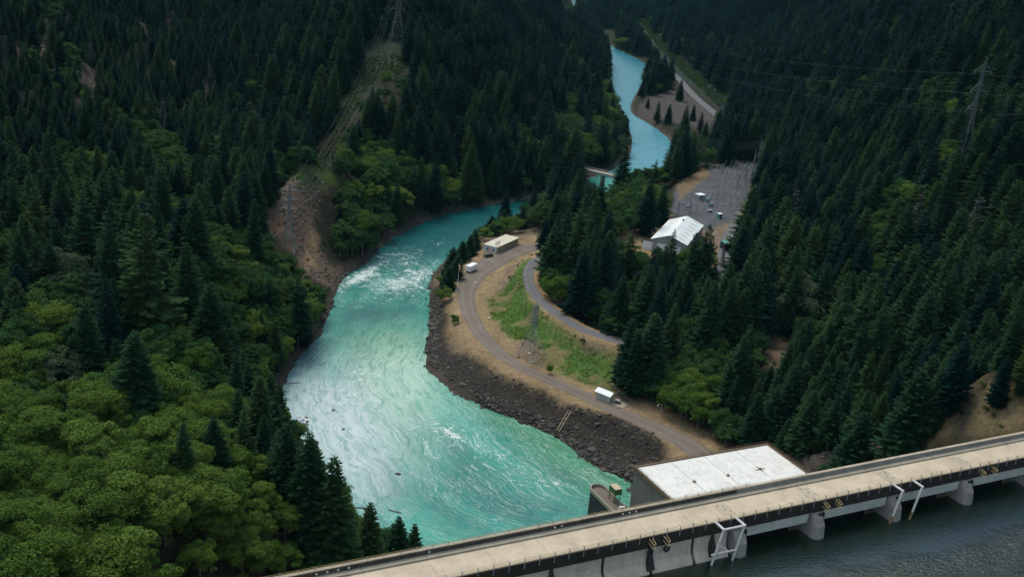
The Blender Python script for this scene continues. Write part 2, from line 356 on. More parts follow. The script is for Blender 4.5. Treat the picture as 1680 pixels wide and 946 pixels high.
M['carpaint'] = simple('dark_car_paint', (.012, .014, .016), (.02, .022, .025), 1, .25, .6)
M['pad'] = concrete('concrete_pad', (.38, .34, .27), (.22, .19, .15), .3, False)
M['timber'] = simple('weathered_timber', (.28, .22, .15), (.42, .34, .24), 2, .85, .2)
M['orange'] = simple('orange_flag_cloth', (.65, .22, .12), (.75, .4, .3), 2, .9)
M['teal'] = simple('teal_painted_metal', (.06, .22, .2), (.1, .3, .27), 1, .5)
M['lamp'] = simple('lamp_housing', (.6, .58, .45), (.75, .72, .6), 1, .5)
M['bark'] = simple('conifer_bark', (.045, .032, .024), (.09, .07, .055), 3, .9, .1, stretch=(1, 1, .2))
M['greybark'] = simple('grey_bark', (.12, .11, .10), (.2, .19, .175), 3, .9, .1, stretch=(1, 1, .2))
M['snag'] = simple('bleached_dead_wood', (.045, .045, .045), (.09, .09, .088), 2, .9, .1)

def foliage(name, c0, c1, c2, spec=.04):
    k = N(name); oi = k.n('ShaderNodeObjectInfo')
    v = k.pos(); big = k.noise(v, .016, 3, .5); fine = k.noise(v, .9, 3, .6)
    f = k.math('ADD', k.math('MULTIPLY', oi.outputs['Random'], .62), k.math('MULTIPLY', big, .4))
    col = k.ramp(f, (.12, c0), (.5, c1), (.88, c2))
    col = k.mix(k.ramp(fine, (.35, .0), (.75, .35)), col, tuple(min(1, x * 1.5) for x in c1))
    m = k.fin(col, .7, spec)
    tr = k.n('ShaderNodeBsdfTranslucent'); k.l(col, tr.inputs[0]); ms = k.n('ShaderNodeMixShader'); ms.inputs[0].default_value = .22
    k.l(k.p.outputs[0], ms.inputs[1]); k.l(tr.outputs[0], ms.inputs[2]); k.l(ms.outputs[0], k.out.inputs[0]); return m
M['fir'] = foliage('fir_needles', (.008, .030, .018), (.018, .052, .022), (.044, .080, .022))
M['broad'] = foliage('broad_leaves', (.048, .100, .018), (.070, .130, .022), (.108, .168, .030))
M['alder'] = foliage('alder_leaves', (.020, .058, .020), (.034, .086, .024), (.062, .115, .028))
M['sage'] = foliage('grey_green_leaves', (.045, .075, .045), (.065, .10, .055), (.085, .12, .06))
M['spruce'] = foliage('distance_dimmed_needles', (.002, .015, .016), (.004, .023, .020), (.010, .036, .024))  # far conifers: the dim blue of hazy distance painted into the needle colour
M['grass'] = foliage('grass_blades', (.07, .115, .022), (.095, .145, .03), (.14, .17, .045))
M['shrub'] = foliage('shrub_leaves', (.03, .07, .02), (.055, .105, .025), (.09, .13, .035))

# ground: what it is made of is stored per vertex (real soil, gravel, rock and grass), broken up by noise
k = N('ground'); gc = k.attr('soil'); v = k.pos(); n1 = k.noise(v, .12, 6, .65); n2 = k.noise(v, .8, 6, .7); n3 = k.noise(v, 4, 4, .6)
col = k.mix(1.0, gc, k.ramp(n2, (.25, .55), (.5, 1.0), (.78, 1.5)), 'MULTIPLY')
col = k.mix(1.0, col, k.ramp(n1, (.3, .75), (.7, 1.25)), 'MULTIPLY')
hb = k.math('ADD', k.math('MULTIPLY', n2, 1.0), k.math('MULTIPLY', n3, .35)); k.bump(hb, .9, .8); M['ground'] = k.fin(col, .95, .1)
def road_mat(name, a, b):
    k = N(name); v = k.pos(); n1 = k.noise(v, .12, 5, .6); n2 = k.noise(v, 6, 3, .6)
    cx = k.attr('across', 'Fac'); tr = k.math('ABSOLUTE', k.math('SUBTRACT', k.math('ABSOLUTE', cx), .45))
    col = k.mix(k.ramp(n1, (.3, 0.), (.7, 1.)), a, b)
    col = k.mix(k.ramp(tr, (.0, .35), (.22, .0)), col, tuple(x * 1.35 for x in b))
    edge = k.math('ADD', k.math('ABSOLUTE', cx), k.math('MULTIPLY', k.noise(v, .9, 4, .6), .5))
    col = k.mix(k.ramp(edge, (1.12, 0.), (1.3, .8)), col, (.22, .165, .10))
    k.bump(n2, .4, .05); return k.fin(col, .9, .2)
M['road'] = road_mat('gravel_road', (.135, .108, .088), (.18, .15, .125))
M['asph'] = road_mat('asphalt_road', (.105, .105, .11), (.14, .14, .145))
k = N('riprap_rock'); oi = k.n('ShaderNodeObjectInfo'); v = k.pos(); n1 = k.noise(v, 1.3, 5, .6)
col = k.ramp(k.math('ADD', k.math('MULTIPLY', oi.outputs['Random'], .6), k.math('MULTIPLY', n1, .5)), (.2, (.025, .022, .02)), (.6, (.06, .052, .045)), (.86, (.12, .105, .09)), (.97, (.26, .24, .21)))
k.bump(n1, .6, .2); M['rock'] = k.fin(col, .85, .25)

M['cliffrock'] = simple('cliff_rock', (.10, .08, .07), (.22, .185, .16), 1.2, .9, .2, bump=.2)
# water
def water(name, flow=True):
    k = N(name)
    if flow:
        uv = k.n('ShaderNodeUVMap'); mp = k.n('ShaderNodeMapping'); mp.inputs['Scale'].default_value = (.35, 1, 1); k.l(uv.outputs[0], mp.inputs[0]); fv = mp.outputs[0]
        v = k.pos(); foamy = k.attr('foam', 'Fac'); dark_teal = k.attr('dark_teal', 'Fac')
        warp = k.n('ShaderNodeTexNoise'); warp.inputs['Scale'].default_value = .06; warp.inputs['Detail'].default_value = 3; k.l(v, warp.inputs['Vector'])
        wv = k.n('ShaderNodeVectorMath', operation='MULTIPLY_ADD'); k.l(warp.outputs['Color'], wv.inputs[0]); wv.inputs[1].default_value = (14, 14, 0); k.l(fv, wv.inputs[2])
        big = k.noise(wv.outputs[0], .05, 4, .6); mid = k.noise(wv.outputs[0], .35, 6, .65, .6); fin_ = k.noise(wv.outputs[0], 1.4, 5, .65, .4)
        teal = k.mix(k.ramp(big, (.35, 0.), (.65, 1.)), (.004, .155, .125), (.036, .31, .235))
        green = k.mix(k.ramp(mid, (.3, 0.), (.7, 1.)), (.012, .14, .075), (.07, .30, .15))
        gr = k.attr('green', 'Fac'); col = k.mix(gr, teal, green)
        col = k.mix(k.ramp(dark_teal, (0., 0.), (1., .9)), col, (.006, .085, .090))  # dark teal tint; in the upper bend it paints in the hill's reflection
        milk = k.attr('milk', 'Fac'); col = k.mix(k.math('MULTIPLY', milk, k.ramp(mid, (.32, .3), (.66, 1.))), col, (.44, .62, .48))  # milky aerated water, with bright sky reflection painted in as well
        sky_sheen = k.attr('sky_sheen', 'Fac'); col = k.mix(k.math('MULTIPLY', sky_sheen, k.ramp(mid, (.34, .35), (.62, 1.))), col, (.54, .62, .66))  # pale sky reflection painted into the water colour at lower left
        bl = k.attr('blue', 'Fac'); col = k.mix(bl, col, (.045, .27, .36))  # far reach: the sky's blue reflection is put into the water colour
        # foam: thin wandering threads everywhere, thicker where the river breaks
        th = k.math('ABSOLUTE', k.math('SUBTRACT', mid, .5)); thread = k.ramp(th, (.0, 1.), (.045, 0.))
        patch = k.ramp(k.noise(v, .07, 4, .6), (.40, 0.), (.62, 1.))
        thread = k.math('MULTIPLY', k.math('MULTIPLY', thread, k.math('MULTIPLY', patch, k.math('SUBTRACT', 1.0, k.math('MINIMUM', 1.0, k.math('ADD', dark_teal, bl))))), k.ramp(fin_, (.42, 0.), (.62, .6)))
        rap = k.noise(k.pos((.6, 1.1, 1)), .34, 7, .74, 1.6); brk = k.ramp(k.math('ADD', k.math('MULTIPLY', foamy, .15), k.math('MAXIMUM', k.math('MULTIPLY', fin_, .93), rap)), (.635, 0.), (.70, 1.))
        sw = k.n('ShaderNodeTexNoise'); sw.inputs['Scale'].default_value = .085; sw.inputs['Detail'].default_value = 5; sw.inputs['Distortion'].default_value = 2.2; k.l(wv.outputs[0], sw.inputs['Vector'])
        sth = k.ramp(k.math('ABSOLUTE', k.math('SUBTRACT', sw.outputs[0], .5)), (.0, 1.), (.022, 0.)); swirl = k.attr('swirl', 'Fac')
        thread = k.math('MAXIMUM', thread, k.math('MULTIPLY', k.math('MULTIPLY', sth, k.ramp(fin_, (.40, 0.), (.56, .6))), swirl))
        fo = k.math('MAXIMUM', thread, k.math('MULTIPLY', brk, k.ramp(foamy, (.05, 0.), (.3, 1.))))
        col = k.mix(k.math('MINIMUM', fo, .9), col, (.66, .74, .72))
        wave = k.attr('wave', 'Fac')
        b1 = k.noise(wv.outputs[0], .55, 5, .6, .8); b2 = k.noise(v, 1.6, 4, .6)
        h = k.math('ADD', k.math('MULTIPLY', b1, 1.1), k.math('MULTIPLY', b2, .45)); h = k.math('MULTIPLY', h, k.math('ADD', wave, .35)); k.bump(h, .55, 1.0)
        return k.fin(col, k.math('ADD', k.math('MULTIPLY', fo, .4), .14), .35)
    v = k.pos(); mp = k.pos((1, 1, 1)); b1 = k.noise(v, 1.5, 4, .6, .5); b2 = k.noise(k.pos((.5, 1.6, 1)), 2.2, 3, .6, .3); sp = k.noise(v, .03, 3, .5)
    h = k.math('ADD', k.math('MULTIPLY', b1, .7), k.math('MULTIPLY', b2, .5))
    wd = k.n('ShaderNodeVectorMath', operation='DOT_PRODUCT'); k.l(k.pos(), wd.inputs[0]); wd.inputs[1].default_value = (DN[0], DN[1], 0)
    wdv = k.math('ADD', wd.outputs['Value'], k.math('MULTIPLY', k.noise(v, .06, 4, .6), 16)); rip = k.n('ShaderNodeMapRange'); k.l(wdv, rip.inputs[0]); rip.inputs[1].default_value = 107; rip.inputs[2].default_value = 98; rip.inputs[3].default_value = .10; rip.inputs[4].default_value = 1.0
    k.bump(k.math('MULTIPLY', h, rip.outputs[0]), .9, 1.0)
    return k.fin(k.mix(k.ramp(sp, (.35, 0.), (.7, 1.)), (.002, .010, .006), (.005, .020, .011)), .10, 1.0)
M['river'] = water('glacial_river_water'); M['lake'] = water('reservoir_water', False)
# ------------------------------------------------------------ ground sheet
def WP(px, z=None): return [tuple((U(u, v, z) if z is not None else hit(u, v))[:2]) for u, v in px]
soil = np.zeros(XX.shape + (3,)) + np.array([.030, .030, .018])
en = (fbm(XX / 7, YY / 7, 4, 31) - .5)
_far = np.clip((ZZ - 150) / 60, 0, 1)[..., None] * np.clip((np.hypot(XX, YY) - 600) / 200, 0, 1)[..., None]; soil = soil * (1 - _far) + np.array([.010, .022, .014]) * _far
def paint(mask, colr): global soil; soil = soil * (1 - mask[..., None]) + np.array(colr) * mask[..., None]
def ppoly(poly, colr, feather=3, wob=8, amt=1):
    ins = inpoly(XX, YY, poly); d, _ = dpoly(XX, YY, poly, True); d = np.where(ins, -d, d) + en * wob
    paint(np.clip(.5 - d / feather, 0, 1) * amt, colr)
def pline(line, half, colr, feather=3, wob=5, amt=1):
    d, _ = dpoly(XX, YY, line); d = d + en * wob; paint(np.clip((half - d) / feather + .5, 0, 1) * amt, colr)
TAN, TAN2, GRASS, ROCK, DARK, GRAV = (.27, .195, .11), (.19, .145, .10), (.075, .145, .028), (.135, .11, .095), (.040, .034, .029), (.10, .105, .115)
ppoly(WP([(700, 470), (740, 440), (800, 380), (880, 372), (905, 400), (905, 520), (1010, 580), (1010, 650), (1180, 745), (1060, 770), (900, 700), (700, 610)]), TAN2, 4, 10)
pline(R1w, 12.5, TAN, 4, 8); pline(R2w, 8.5, TAN, 3, 5); pline(R3w, 9, TAN2, 3, 6)
GREENP = WP([(868, 424), (876, 434), (860, 468), (868, 494), (892, 514), (912, 533), (936, 550), (962, 567), (1008, 588), (1008, 648), (985, 637), (942, 623), (903, 606), (890, 580), (868, 560), (836, 555), (808, 526), (799, 492), (830, 470)])
ppoly(GREENP, GRASS, 2.5, 3); _dry = np.clip((fbm(XX / 9, YY / 9, 4, 55) - .54) * 14, 0, 1) * inpoly(XX, YY, GREENP); paint(_dry * .75, (.20, .155, .075))
ppoly(WP([(848, 560), (880, 560), (888, 590), (880, 604), (850, 590)]), TAN2, 3, 5)
ppoly(WP([(955, 560), (985, 570), (975, 585), (950, 575)]), TAN2, 3, 5, .8)
for p_, z_ in PADW.values(): pass
ppoly(PADW['yard'][0], GRAV, 3, 6); ppoly(PADW['lot'][0], (.075, .065, .062), 3, 8)
ppoly(WP([(1110, 300), (1150, 275), (1165, 285), (1115, 330)]), (.20, .14, .08), 3, 6)
ppoly(WP([(1010, 400), (1020, 375), (1060, 378), (1100, 352), (1090, 420), (1040, 425)]), TAN, 3, 6)
ppoly(WP([(1150, 380), (1215, 360), (1215, 440), (1190, 480), (1150, 420)]), TAN2, 3, 6)
ppoly(WP([(1035, 5), (1055, 30), (1100, 88), (1205, 165), (1190, 185), (1130, 135), (1072, 72), (1036, 40)]), (.024, .045, .036), 12, 20)
CLIFF = WP([(432, 352), (470, 298), (535, 290), (532, 310), (520, 345), (516, 400), (545, 440), (550, 480), (505, 455), (480, 415), (445, 385)])
ppoly(CLIFF, (.125, .085, .062), 4, 12); ppoly(WP([(470, 292), (565, 284), (562, 304), (490, 308)]), (.075, .12, .03), 4, 4)
ppoly(WP([(512, 380), (522, 385), (512, 450), (492, 448)]), (.26, .175, .095), 2, 3)
ppoly(WP([(540, 455), (560, 430), (600, 420), (590, 440), (562, 462)]), (.12, .085, .06), 3, 5)
ppoly(WP([(600, 60), (655, 60), (672, 115), (648, 135), (640, 110), (600, 150), (570, 200), (548, 250), (520, 285), (510, 290), (545, 220), (590, 110)]), (.030, .042, .026), 10, 22)
ppoly(WP([(1305, 765), (1345, 725), (1400, 715), (1450, 700), (1500, 720), (1480, 745), (1380, 760)]), (.11, .09, .075), 4, 14)
ppoly(WP([(1525, 735), (1540, 655), (1600, 645), (1685, 622), (1690, 715)]), (.17, .13, .07), 4, 12)
ppoly(WP([(1566, 720), (1578, 650), (1592, 645), (1586, 715)]), (.035, .032, .03), 2, 6)
ppoly(WP([(1252, 540), (1285, 545), (1297, 605), (1262, 602)]), (.17, .12, .08), 4, 8)
ppoly(WP([(128, 395), (160, 392), (156, 435), (130, 425)]), (.17, .15, .14), 3, 6)
ppoly(WP([(95, 320), (135, 330), (140, 400), (105, 395)]), (.10, .06, .045), 4, 10)
for q in [(30, 60), (60, 150), (100, 110), (255, 60), (290, 100), (340, 120), (45, 250), (130, 190), (180, 250)]:
    h_ = hit(*q, 350); d = np.hypot(XX - h_[0], YY - h_[1]) + en * 60; paint(np.clip((26 - d) / 8, 0, 1) * .8, (.12, .09, .08))
# wet dark banks, riprap below the road
bd = np.clip((4 - dd) / 3, 0, 1) * (dd > -3); paint(bd, (.075, .06, .048))
RIP = WP([(703, 600), (695, 560), (705, 480), (720, 470), (735, 520), (725, 550), (750, 578), (800, 606), (860, 632), (925, 666), (960, 672), (1010, 684), (1072, 708), (1095, 740), (1085, 765), (1036, 795), (975, 765), (900, 712), (800, 672)])
ppoly(RIP, DARK, 3, 6)
gv = np.stack([XX, YY, ZZ], -1).reshape(-1, 3); ny, nx = XX.shape
ii = np.arange(ny * nx).reshape(ny, nx); gf = np.stack([ii[:-1, :-1], ii[:-1, 1:], ii[1:, 1:], ii[1:, :-1]], -1).reshape(-1, 4)
gm = fast_mesh('ground', gv, gf); gm.polygons.foreach_set('use_smooth', [True] * len(gf))
ca = gm.color_attributes.new('soil', 'FLOAT_COLOR', 'POINT'); ca.data.foreach_set('color', np.concatenate([soil.reshape(-1, 3), np.ones((ny * nx, 1))], 1).astype(np.float32).ravel())
ground = ob('ground', gm, M['ground'], kind='structure')

# ------------------------------------------------------------ river: a sheet that follows the stream
def resamp(line, n):
    p = np.array(line); d = np.r_[0, np.cumsum(np.hypot(*np.diff(p, axis=0).T))]; t = np.linspace(0, 1, n)
    return p, d / d[-1]
NS, NC = 420, 40
key = 26
Lp = np.array(LBw); Rp = np.array(RBw)
# both banks are listed with matching bends; pair them by these stations
Ls = [0, 5, 10, 15, 20, 25, 30, 35, 40, 45, 50, 55, 60, 65, 70, 75, 80, 85, 90, 95, 100, 105, 110, 115, 120, 125, 130]
pairs = [(0, 0), (2, 0), (10, 10), (15, 20), (20, 30), (25, 35), (30, 40), (35, 45), (40, 50), (45, 55), (50, 60), (55, 65), (60, 67), (65, 70), (70, 75), (75, 80), (80, 85), (85, 93), (90, 100), (95, 105), (100, 110), (105, 115), (110, 120), (115, 127), (120, 135), (125, 140), (130, 145)]
pairs = [(a, min(b, len(Rp) - 1)) for a, b in pairs]
tt = np.linspace(0, len(pairs) - 1, NS); pi_ = np.arange(len(pairs))
li = np.interp(tt, pi_, [a for a, b in pairs]); ri = np.interp(tt, pi_, [b for a, b in pairs])
def at(P, i): return np.stack([np.interp(i, np.arange(len(P)), P[:, 0]), np.interp(i, np.arange(len(P)), P[:, 1])], -1)
La = at(Lp, np.minimum(li, len(Lp) - 1)); Ra = at(Rp, ri)
c0 = np.linspace(-.25, 1.25, NC)
ex_ = np.interp(tt, [0, 11, 14, len(pairs)], [1, 1, .42, .42]); cc_ = .5 + (c0[None] - .5) * (1 / 1.5 + (1 - 1 / 1.5) * ex_)[:, None]
riv = La[:, None] * (1 - cc_)[..., None] + Ra[:, None] * cc_[..., None]
# downstream of the dam toe: extend the sheet under the dam
pre = np.stack([riv[0] + (riv[0] - riv[1]) * 0 + np.array(DN) * (-k_) for k_ in (90, 60, 30)], 0); riv = np.concatenate([pre, riv], 0)
mid_ = riv[:, NC // 2]; arc = np.r_[0, np.cumsum(np.hypot(*np.diff(mid_, axis=0).T))]
ns = len(riv); rv = np.concatenate([riv, np.zeros((ns, NC, 1))], -1)
pu, pv, _ = proj(rv.reshape(-1, 3)); pu = pu.reshape(ns, NC); pv = pv.reshape(ns, NC)
def gs(u, v, a, b, rot=0):
    x = pu - u; y = pv - v; cr_, sr_ = cos(radians(rot)), sin(radians(rot)); X = x * cr_ + y * sr_; Y = -x * sr_ + y * cr_
    return np.exp(-(X / a) ** 2 - (Y / b) ** 2)
foam = 1.1 * gs(592, 452, 34, 8, -30) + .75 * gs(630, 466, 55, 16, 6) + .8 * gs(690, 452, 42, 16, -12) + .55 * gs(655, 425, 70, 24) + .35 * gs(640, 490, 90, 22)
foam += .95 * gs(738, 712, 22, 5, 20) + .75 * gs(800, 738, 45, 5, 20) + .8 * gs(590, 860, 14, 26, 20) + .4 * gs(720, 700, 60, 18, 20) + .35 * gs(860, 790, 60, 30, 30) + .4 * gs(900, 790, 45, 9, 20) + .32 * gs(560, 700, 60, 80) + .4 * gs(1020, 790, 12, 6) + .45 * gs(725, 398, 20, 5) + .4 * gs(560, 480, 10, 22)
foam += .35 * gs(600, 620, 60, 60)
rv[..., 2] += .10 * np.sin(arc[:, None] / 1.6 + np.sin(c0 * 9)[None] * 1.2) * np.clip(gs(610, 490, 90, 40) * 2, 0, 1)
green = np.clip(gs(960, 765, 110, 42, 25) * 1.3 + gs(640, 560, 70, 34) * .9 + gs(850, 700, 120, 16, 22) * .8, 0, 1)
dark_teal = np.clip(gs(720, 372, 150, 50, -20) * 1.5 + gs(840, 335, 60, 20) + gs(610, 515, 70, 18) * .8 + gs(500, 590, 20, 60, 20) + gs(890, 830, 90, 30) * .35 + gs(930, 780, 45, 10, 28) * .6 + gs(1000, 100, 60, 30), 0, 1)
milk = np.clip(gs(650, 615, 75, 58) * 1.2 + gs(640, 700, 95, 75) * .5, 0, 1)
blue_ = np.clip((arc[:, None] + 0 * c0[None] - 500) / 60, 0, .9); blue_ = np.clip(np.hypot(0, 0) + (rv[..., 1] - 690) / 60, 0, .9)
sky_sheen_ = np.clip(gs(545, 690, 95, 75, 30) * 1.25 + gs(600, 790, 60, 50) * .6, 0, 1); swirl_ = np.clip(gs(830, 770, 170, 75, 15) * 1.2 + gs(700, 700, 90, 60) * .6, 0, 1)  # first mask places the painted sky reflection, second the foam swirls
wavea = np.clip(.10 + 1.2 * gs(620, 480, 100, 50) + .55 * gs(590, 650, 120, 90) + .3 * gs(800, 760, 200, 70), 0, 2)
ii = np.arange(ns * NC).reshape(ns, NC); rf = np.stack([ii[:-1, :-1], ii[:-1, 1:], ii[1:, 1:], ii[1:, :-1]], -1).reshape(-1, 4)
rm = fast_mesh('river_water', rv.reshape(-1, 3), rf)
uvl = rm.uv_layers.new(name='UVMap'); wid = np.hypot(*(riv[:, -1] - riv[:, 0]).T)
uvv = np.stack([np.repeat(arc[:, None], NC, 1), c0[None] * wid[:, None]], -1).reshape(-1, 2)
uvl.data.foreach_set('uv', uvv[rf.ravel()].astype(np.float32).ravel())
for nm, a_ in (('foam', foam), ('green', green), ('dark_teal', dark_teal), ('milk', milk), ('blue', blue_), ('sky_sheen', sky_sheen_), ('swirl', swirl_), ('wave', wavea)):
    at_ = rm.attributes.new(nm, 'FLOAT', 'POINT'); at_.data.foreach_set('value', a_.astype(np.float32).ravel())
rm.polygons.foreach_set('use_smooth', [True] * len(rf))
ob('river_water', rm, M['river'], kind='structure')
lk = [W(-60, 110.6, RES), W(-60, -120, RES), W(330, -120, RES), W(330, 110.6, RES)]
ob('reservoir_water', new_mesh('reservoir_water', lk[::1], [(0, 1, 2, 3)]), M['lake'], kind='structure')

# ------------------------------------------------------------ roads
def ribbon(name, line, width, mat, lift=.09, nc=7, st=1.5):
    P = np.array(line); d = np.r_[0, np.cumsum(np.hypot(*np.diff(P, axis=0).T))]; n = int(d[-1] / st)
    t = np.linspace(0, d[-1], n); X = np.interp(t, d, P[:, 0]); Y = np.interp(t, d, P[:, 1])
    wd = np.interp(t, d, np.interp(np.linspace(0, 1, len(P)), np.linspace(0, 1, len(width)), width)) if np.ndim(width) else np.full(n, width)
    dx = np.gradient(X); dy = np.gradient(Y); L = np.hypot(dx, dy); nx_ = -dy / L; ny_ = dx / L
    cc = np.linspace(-1, 1, nc)
    XX_ = X[:, None] + nx_[:, None] * cc * wd[:, None] / 2; YY_ = Y[:, None] + ny_[:, None] * cc * wd[:, None] / 2
    Z = zt(XX_, YY_) + lift + .05 * (1 - cc ** 2)[None]; Z[:, 0] -= lift + .12; Z[:, -1] -= lift + .12
    ii = np.arange(n * nc).reshape(n, nc); f = np.stack([ii[:-1, :-1], ii[1:, :-1], ii[1:, 1:], ii[:-1, 1:]], -1).reshape(-1, 4)
    m = fast_mesh(name, np.stack([XX_, YY_, Z], -1).reshape(-1, 3), f); a = m.attributes.new('across', 'FLOAT', 'POINT')
    a.data.foreach_set('value', np.repeat(cc[None], n, 0).astype(np.float32).ravel()); m.polygons.foreach_set('use_smooth', [True] * len(f))
    return ob(name, m, mat, kind='structure')
ribbon('gravel_road', R1w, [x * 1.12 for x in W1], M['road'], .14); ribbon('upper_road', R2w, 5.6, M['asph'], .12)
ribbon('yard_road', R3w, 7, M['asph'], .12); ribbon('far_road', R4w, 9, M['asph'], .3)

# ------------------------------------------------------------ the dam
dam = thing('concrete_dam', 'long concrete dam with a pale road deck crossing the bottom right corner', 'dam')
S0, S1 = -8, 214
for sa_, sb_, w0_, zc_ in ((5, 102.4, 109.6, 67.8), (102.4, 200, 114, 61)): MB().add([W(s, a, z) for s in (sa_, sb_) for a, z in ((w0_, 30), (w0_, zc_), (117, zc_), (172, -6), (w0_, -6))], [(0, 1, 2, 3, 4)[::-1], (5, 6, 7, 8, 9), (0, 5, 6, 1), (1, 6, 7, 2), (2, 7, 8, 3)]).ob('dam_body', M['pier'], dam)
cuts = [S0, 3, 18.5, 30, 40.7, 50.2, 59, 67.4, 76.2, 84.4, 92.6, 101, 117, 134.3, 152, 169.5, 187.1, 204.7, S1]
hatch = [(99, 101.4), (116.3, 118.8), (134.2, 136.6), (152.4, 154.8)]
for a, b in zip(cuts, cuts[1:]):
    WB(a + .02, b - .02, 109.35, 114.35, DECK - .55, DECK).ob('deck_slab', M['deck'], dam)
    WB(a + .02, b - .02, 114.37, 115.3, DECK - .55, DECK + .27).ob('walkway_slab', M['walk'], dam)
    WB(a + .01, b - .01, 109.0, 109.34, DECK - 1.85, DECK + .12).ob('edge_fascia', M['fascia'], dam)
    WB(a + .01, b - .01, 109.34, 109.75, DECK + .004, DECK + .06).ob('edge_curb', M['cap'], dam)
a = S0
while a < S1:
    b = min(a + 3.9, S1); old = a < 104
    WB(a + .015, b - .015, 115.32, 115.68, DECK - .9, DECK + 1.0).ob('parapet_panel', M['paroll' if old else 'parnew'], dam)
    WB(a + .01, b - .01, 115.26, 115.76, DECK + 1.002, DECK + 1.12).ob('parapet_cap', M['cap'], dam)
    a = b
for h in hatch:
    for q in range(1): WB(h[0], h[1], 110.6, 113.7, DECK + .002, DECK + .03).ob('hatch_cover', M['cap'], dam)
    for (x, y) in ((.6, 2.6), (1.6, 2.3), (1.2, 1.4), (1.8, .6)):
        WB(h[0] + x, h[0] + x + .18, 110.6 + y, 110.78 + y, DECK + .031, DECK + .07).ob('lifting_eye', M['dark'], dam)
pm = MB().box(-.05, .05, -.05, .05, -.75, 1.02).box(-.045, .045, -.02, .45, .9, .99).mesh('railing_post')
pm.materials.append(M['galv'])
s = 12.0; posts = []
while s < S1:
    ob('railing_post', pm, None, dam, W(s, 108.93, DECK), ANG); posts.append(s); s += 2.42
for z in (.35, .68, .98):
    MB().bar(W(posts[0], 108.95, DECK + z), W(posts[-1], 108.95, DECK + z), .028).ob('rail', M['yellow'], dam)
pm2 = MB().box(-.04, .04, -.04, .04, 0, .42).mesh('parapet_post'); pm2.materials.append(M['galv'])
s = 3.0
while s < 108: ob('parapet_post', pm2, None, dam, W(s, 115.6, DECK + 1.12), ANG); s += 2.42
for z in (.2, .4): MB().bar(W(3, 115.6, DECK + 1.12 + z), W(108, 115.6, DECK + 1.12 + z), .03).ob('parapet_rail', M['yellow'], dam)
for s in (34.5, 36, 37.5, 39, 50.8, 71, 72.2, 83, 84.2, 85.4): MB().box(-.14, .14, -.1, .0, -.12, .12).ob('wall_lamp', M['lamp'], dam, loc=W(s, 115.3, DECK + .62), rz=ANG)
# non-overflow section: bulging wall in bays with dark joint recesses
joints = [5, 18, 31, 44, 55.5, 67.4, 76.2, 84.4, 92.4, 99.2]
prof = [(109.15, 68.24), (109.1, 66.6), (108.85, 65.6), (108.35, 65.0), (107.9, 64.3), (107.5, 62.5), (107.5, 58)]
for i, (a, b) in enumerate(zip(joints, joints[1:])):
    a2, b2 = a + .28, b - .28; vs = [W(s_, w_, z_) for w_, z_ in prof for s_ in (a2, b2)] + [W(a2, 109.7, 58), W(b2, 109.7, 58), W(a2, 109.7, 68.24), W(b2, 109.7, 68.24)]
    n = len(prof); fs = [(2 * j, 2 * j + 2, 2 * j + 3, 2 * j + 1) for j in range(n - 1)]
    fs += [tuple([2 * j for j in range(n)][::-1] + [2 * n + 2]) if 0 else tuple([2 * n + 2] + [2 * j for j in range(n)] + [2 * n]), tuple([2 * n + 1] + [2 * j + 1 for j in range(n)][::-1] + [2 * n + 3])]
    MB().add(vs, fs).ob('wall_panel', M['wall'], dam)
    MB().add([W(a - .28, 109.3, 58), W(a + .28, 109.3, 58), W(a + .28, 109.3, 68.2), W(a - .28, 109.3, 68.2)], [(0, 1, 2, 3)]).ob('joint_recess', M['groove'], dam)
for s in (44, 67.4, 84.4, 96): MB().add([W(s - .75, 108.05, 64.7), W(s + .75, 108.05, 64.7), W(s + .22, 108.95, 68.2), W(s - .22, 108.95, 68.2), W(s - .75, 109.2, 64.7), W(s + .75, 109.2, 64.7)], [(0, 1, 2, 3), (0, 3, 4), (1, 5, 2)]).ob('tapered_slot', M['groove'], dam)
# spillway: piers with round noses, beams, dark radial gates
for s in (100.9, 117, 134.3, 151.9, 169.5, 187.1, 204.7):
    hw = 1.45
    pts = [(s - hw, 115)] + [(s - hw * cos(t_), 107.6 - 1.25 * sin(t_)) for t_ in np.linspace(0, pi, 9)] + [(s + hw, 115)]
    m = MB(); n = len(pts)
    top = [W(s + (x - s) * .8, max(y, 108.6), 68.13) for x, y in pts]; midp = [W(s + (x - s) * .9, max(y + .7, 107.2), 66.4) for x, y in pts]; bot = [W(x, y, 60) for x, y in pts]
    m.add(top + midp + bot, [tuple(range(n))] + [(i, i + n, i + n + 1, i + 1) for i in range(n - 1)] + [(i + n, i + 2 * n, i + 2 * n + 1, i + n + 1) for i in range(n - 1)])
    m.ob('pier', M['pier'], dam)
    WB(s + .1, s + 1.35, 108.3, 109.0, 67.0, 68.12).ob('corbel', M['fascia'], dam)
ps = [100.9, 117, 134.3, 151.9, 169.5, 187.1, 204.7]
for a, b in zip(ps, ps[1:]):
    WB(a + 1.47, b - 1.47, 109.02, 110.2, 66.45, 68.14).ob('spillway_beam', M['beam'], dam)
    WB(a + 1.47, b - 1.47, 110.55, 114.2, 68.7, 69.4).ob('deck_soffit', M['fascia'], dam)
    gv_ = [W(s_, 112.2 + 1.4 * sin(t_), 60 + 8.2 * t_ / 1.2) for t_ in np.linspace(0, 1.2, 7) for s_ in (a + 1.48, b - 1.48)]
    MB().add(gv_, [(2 * j, 2 * j + 1, 2 * j + 3, 2 * j + 2) for j in range(6)]).ob('radial_gate', M['groove'], dam)
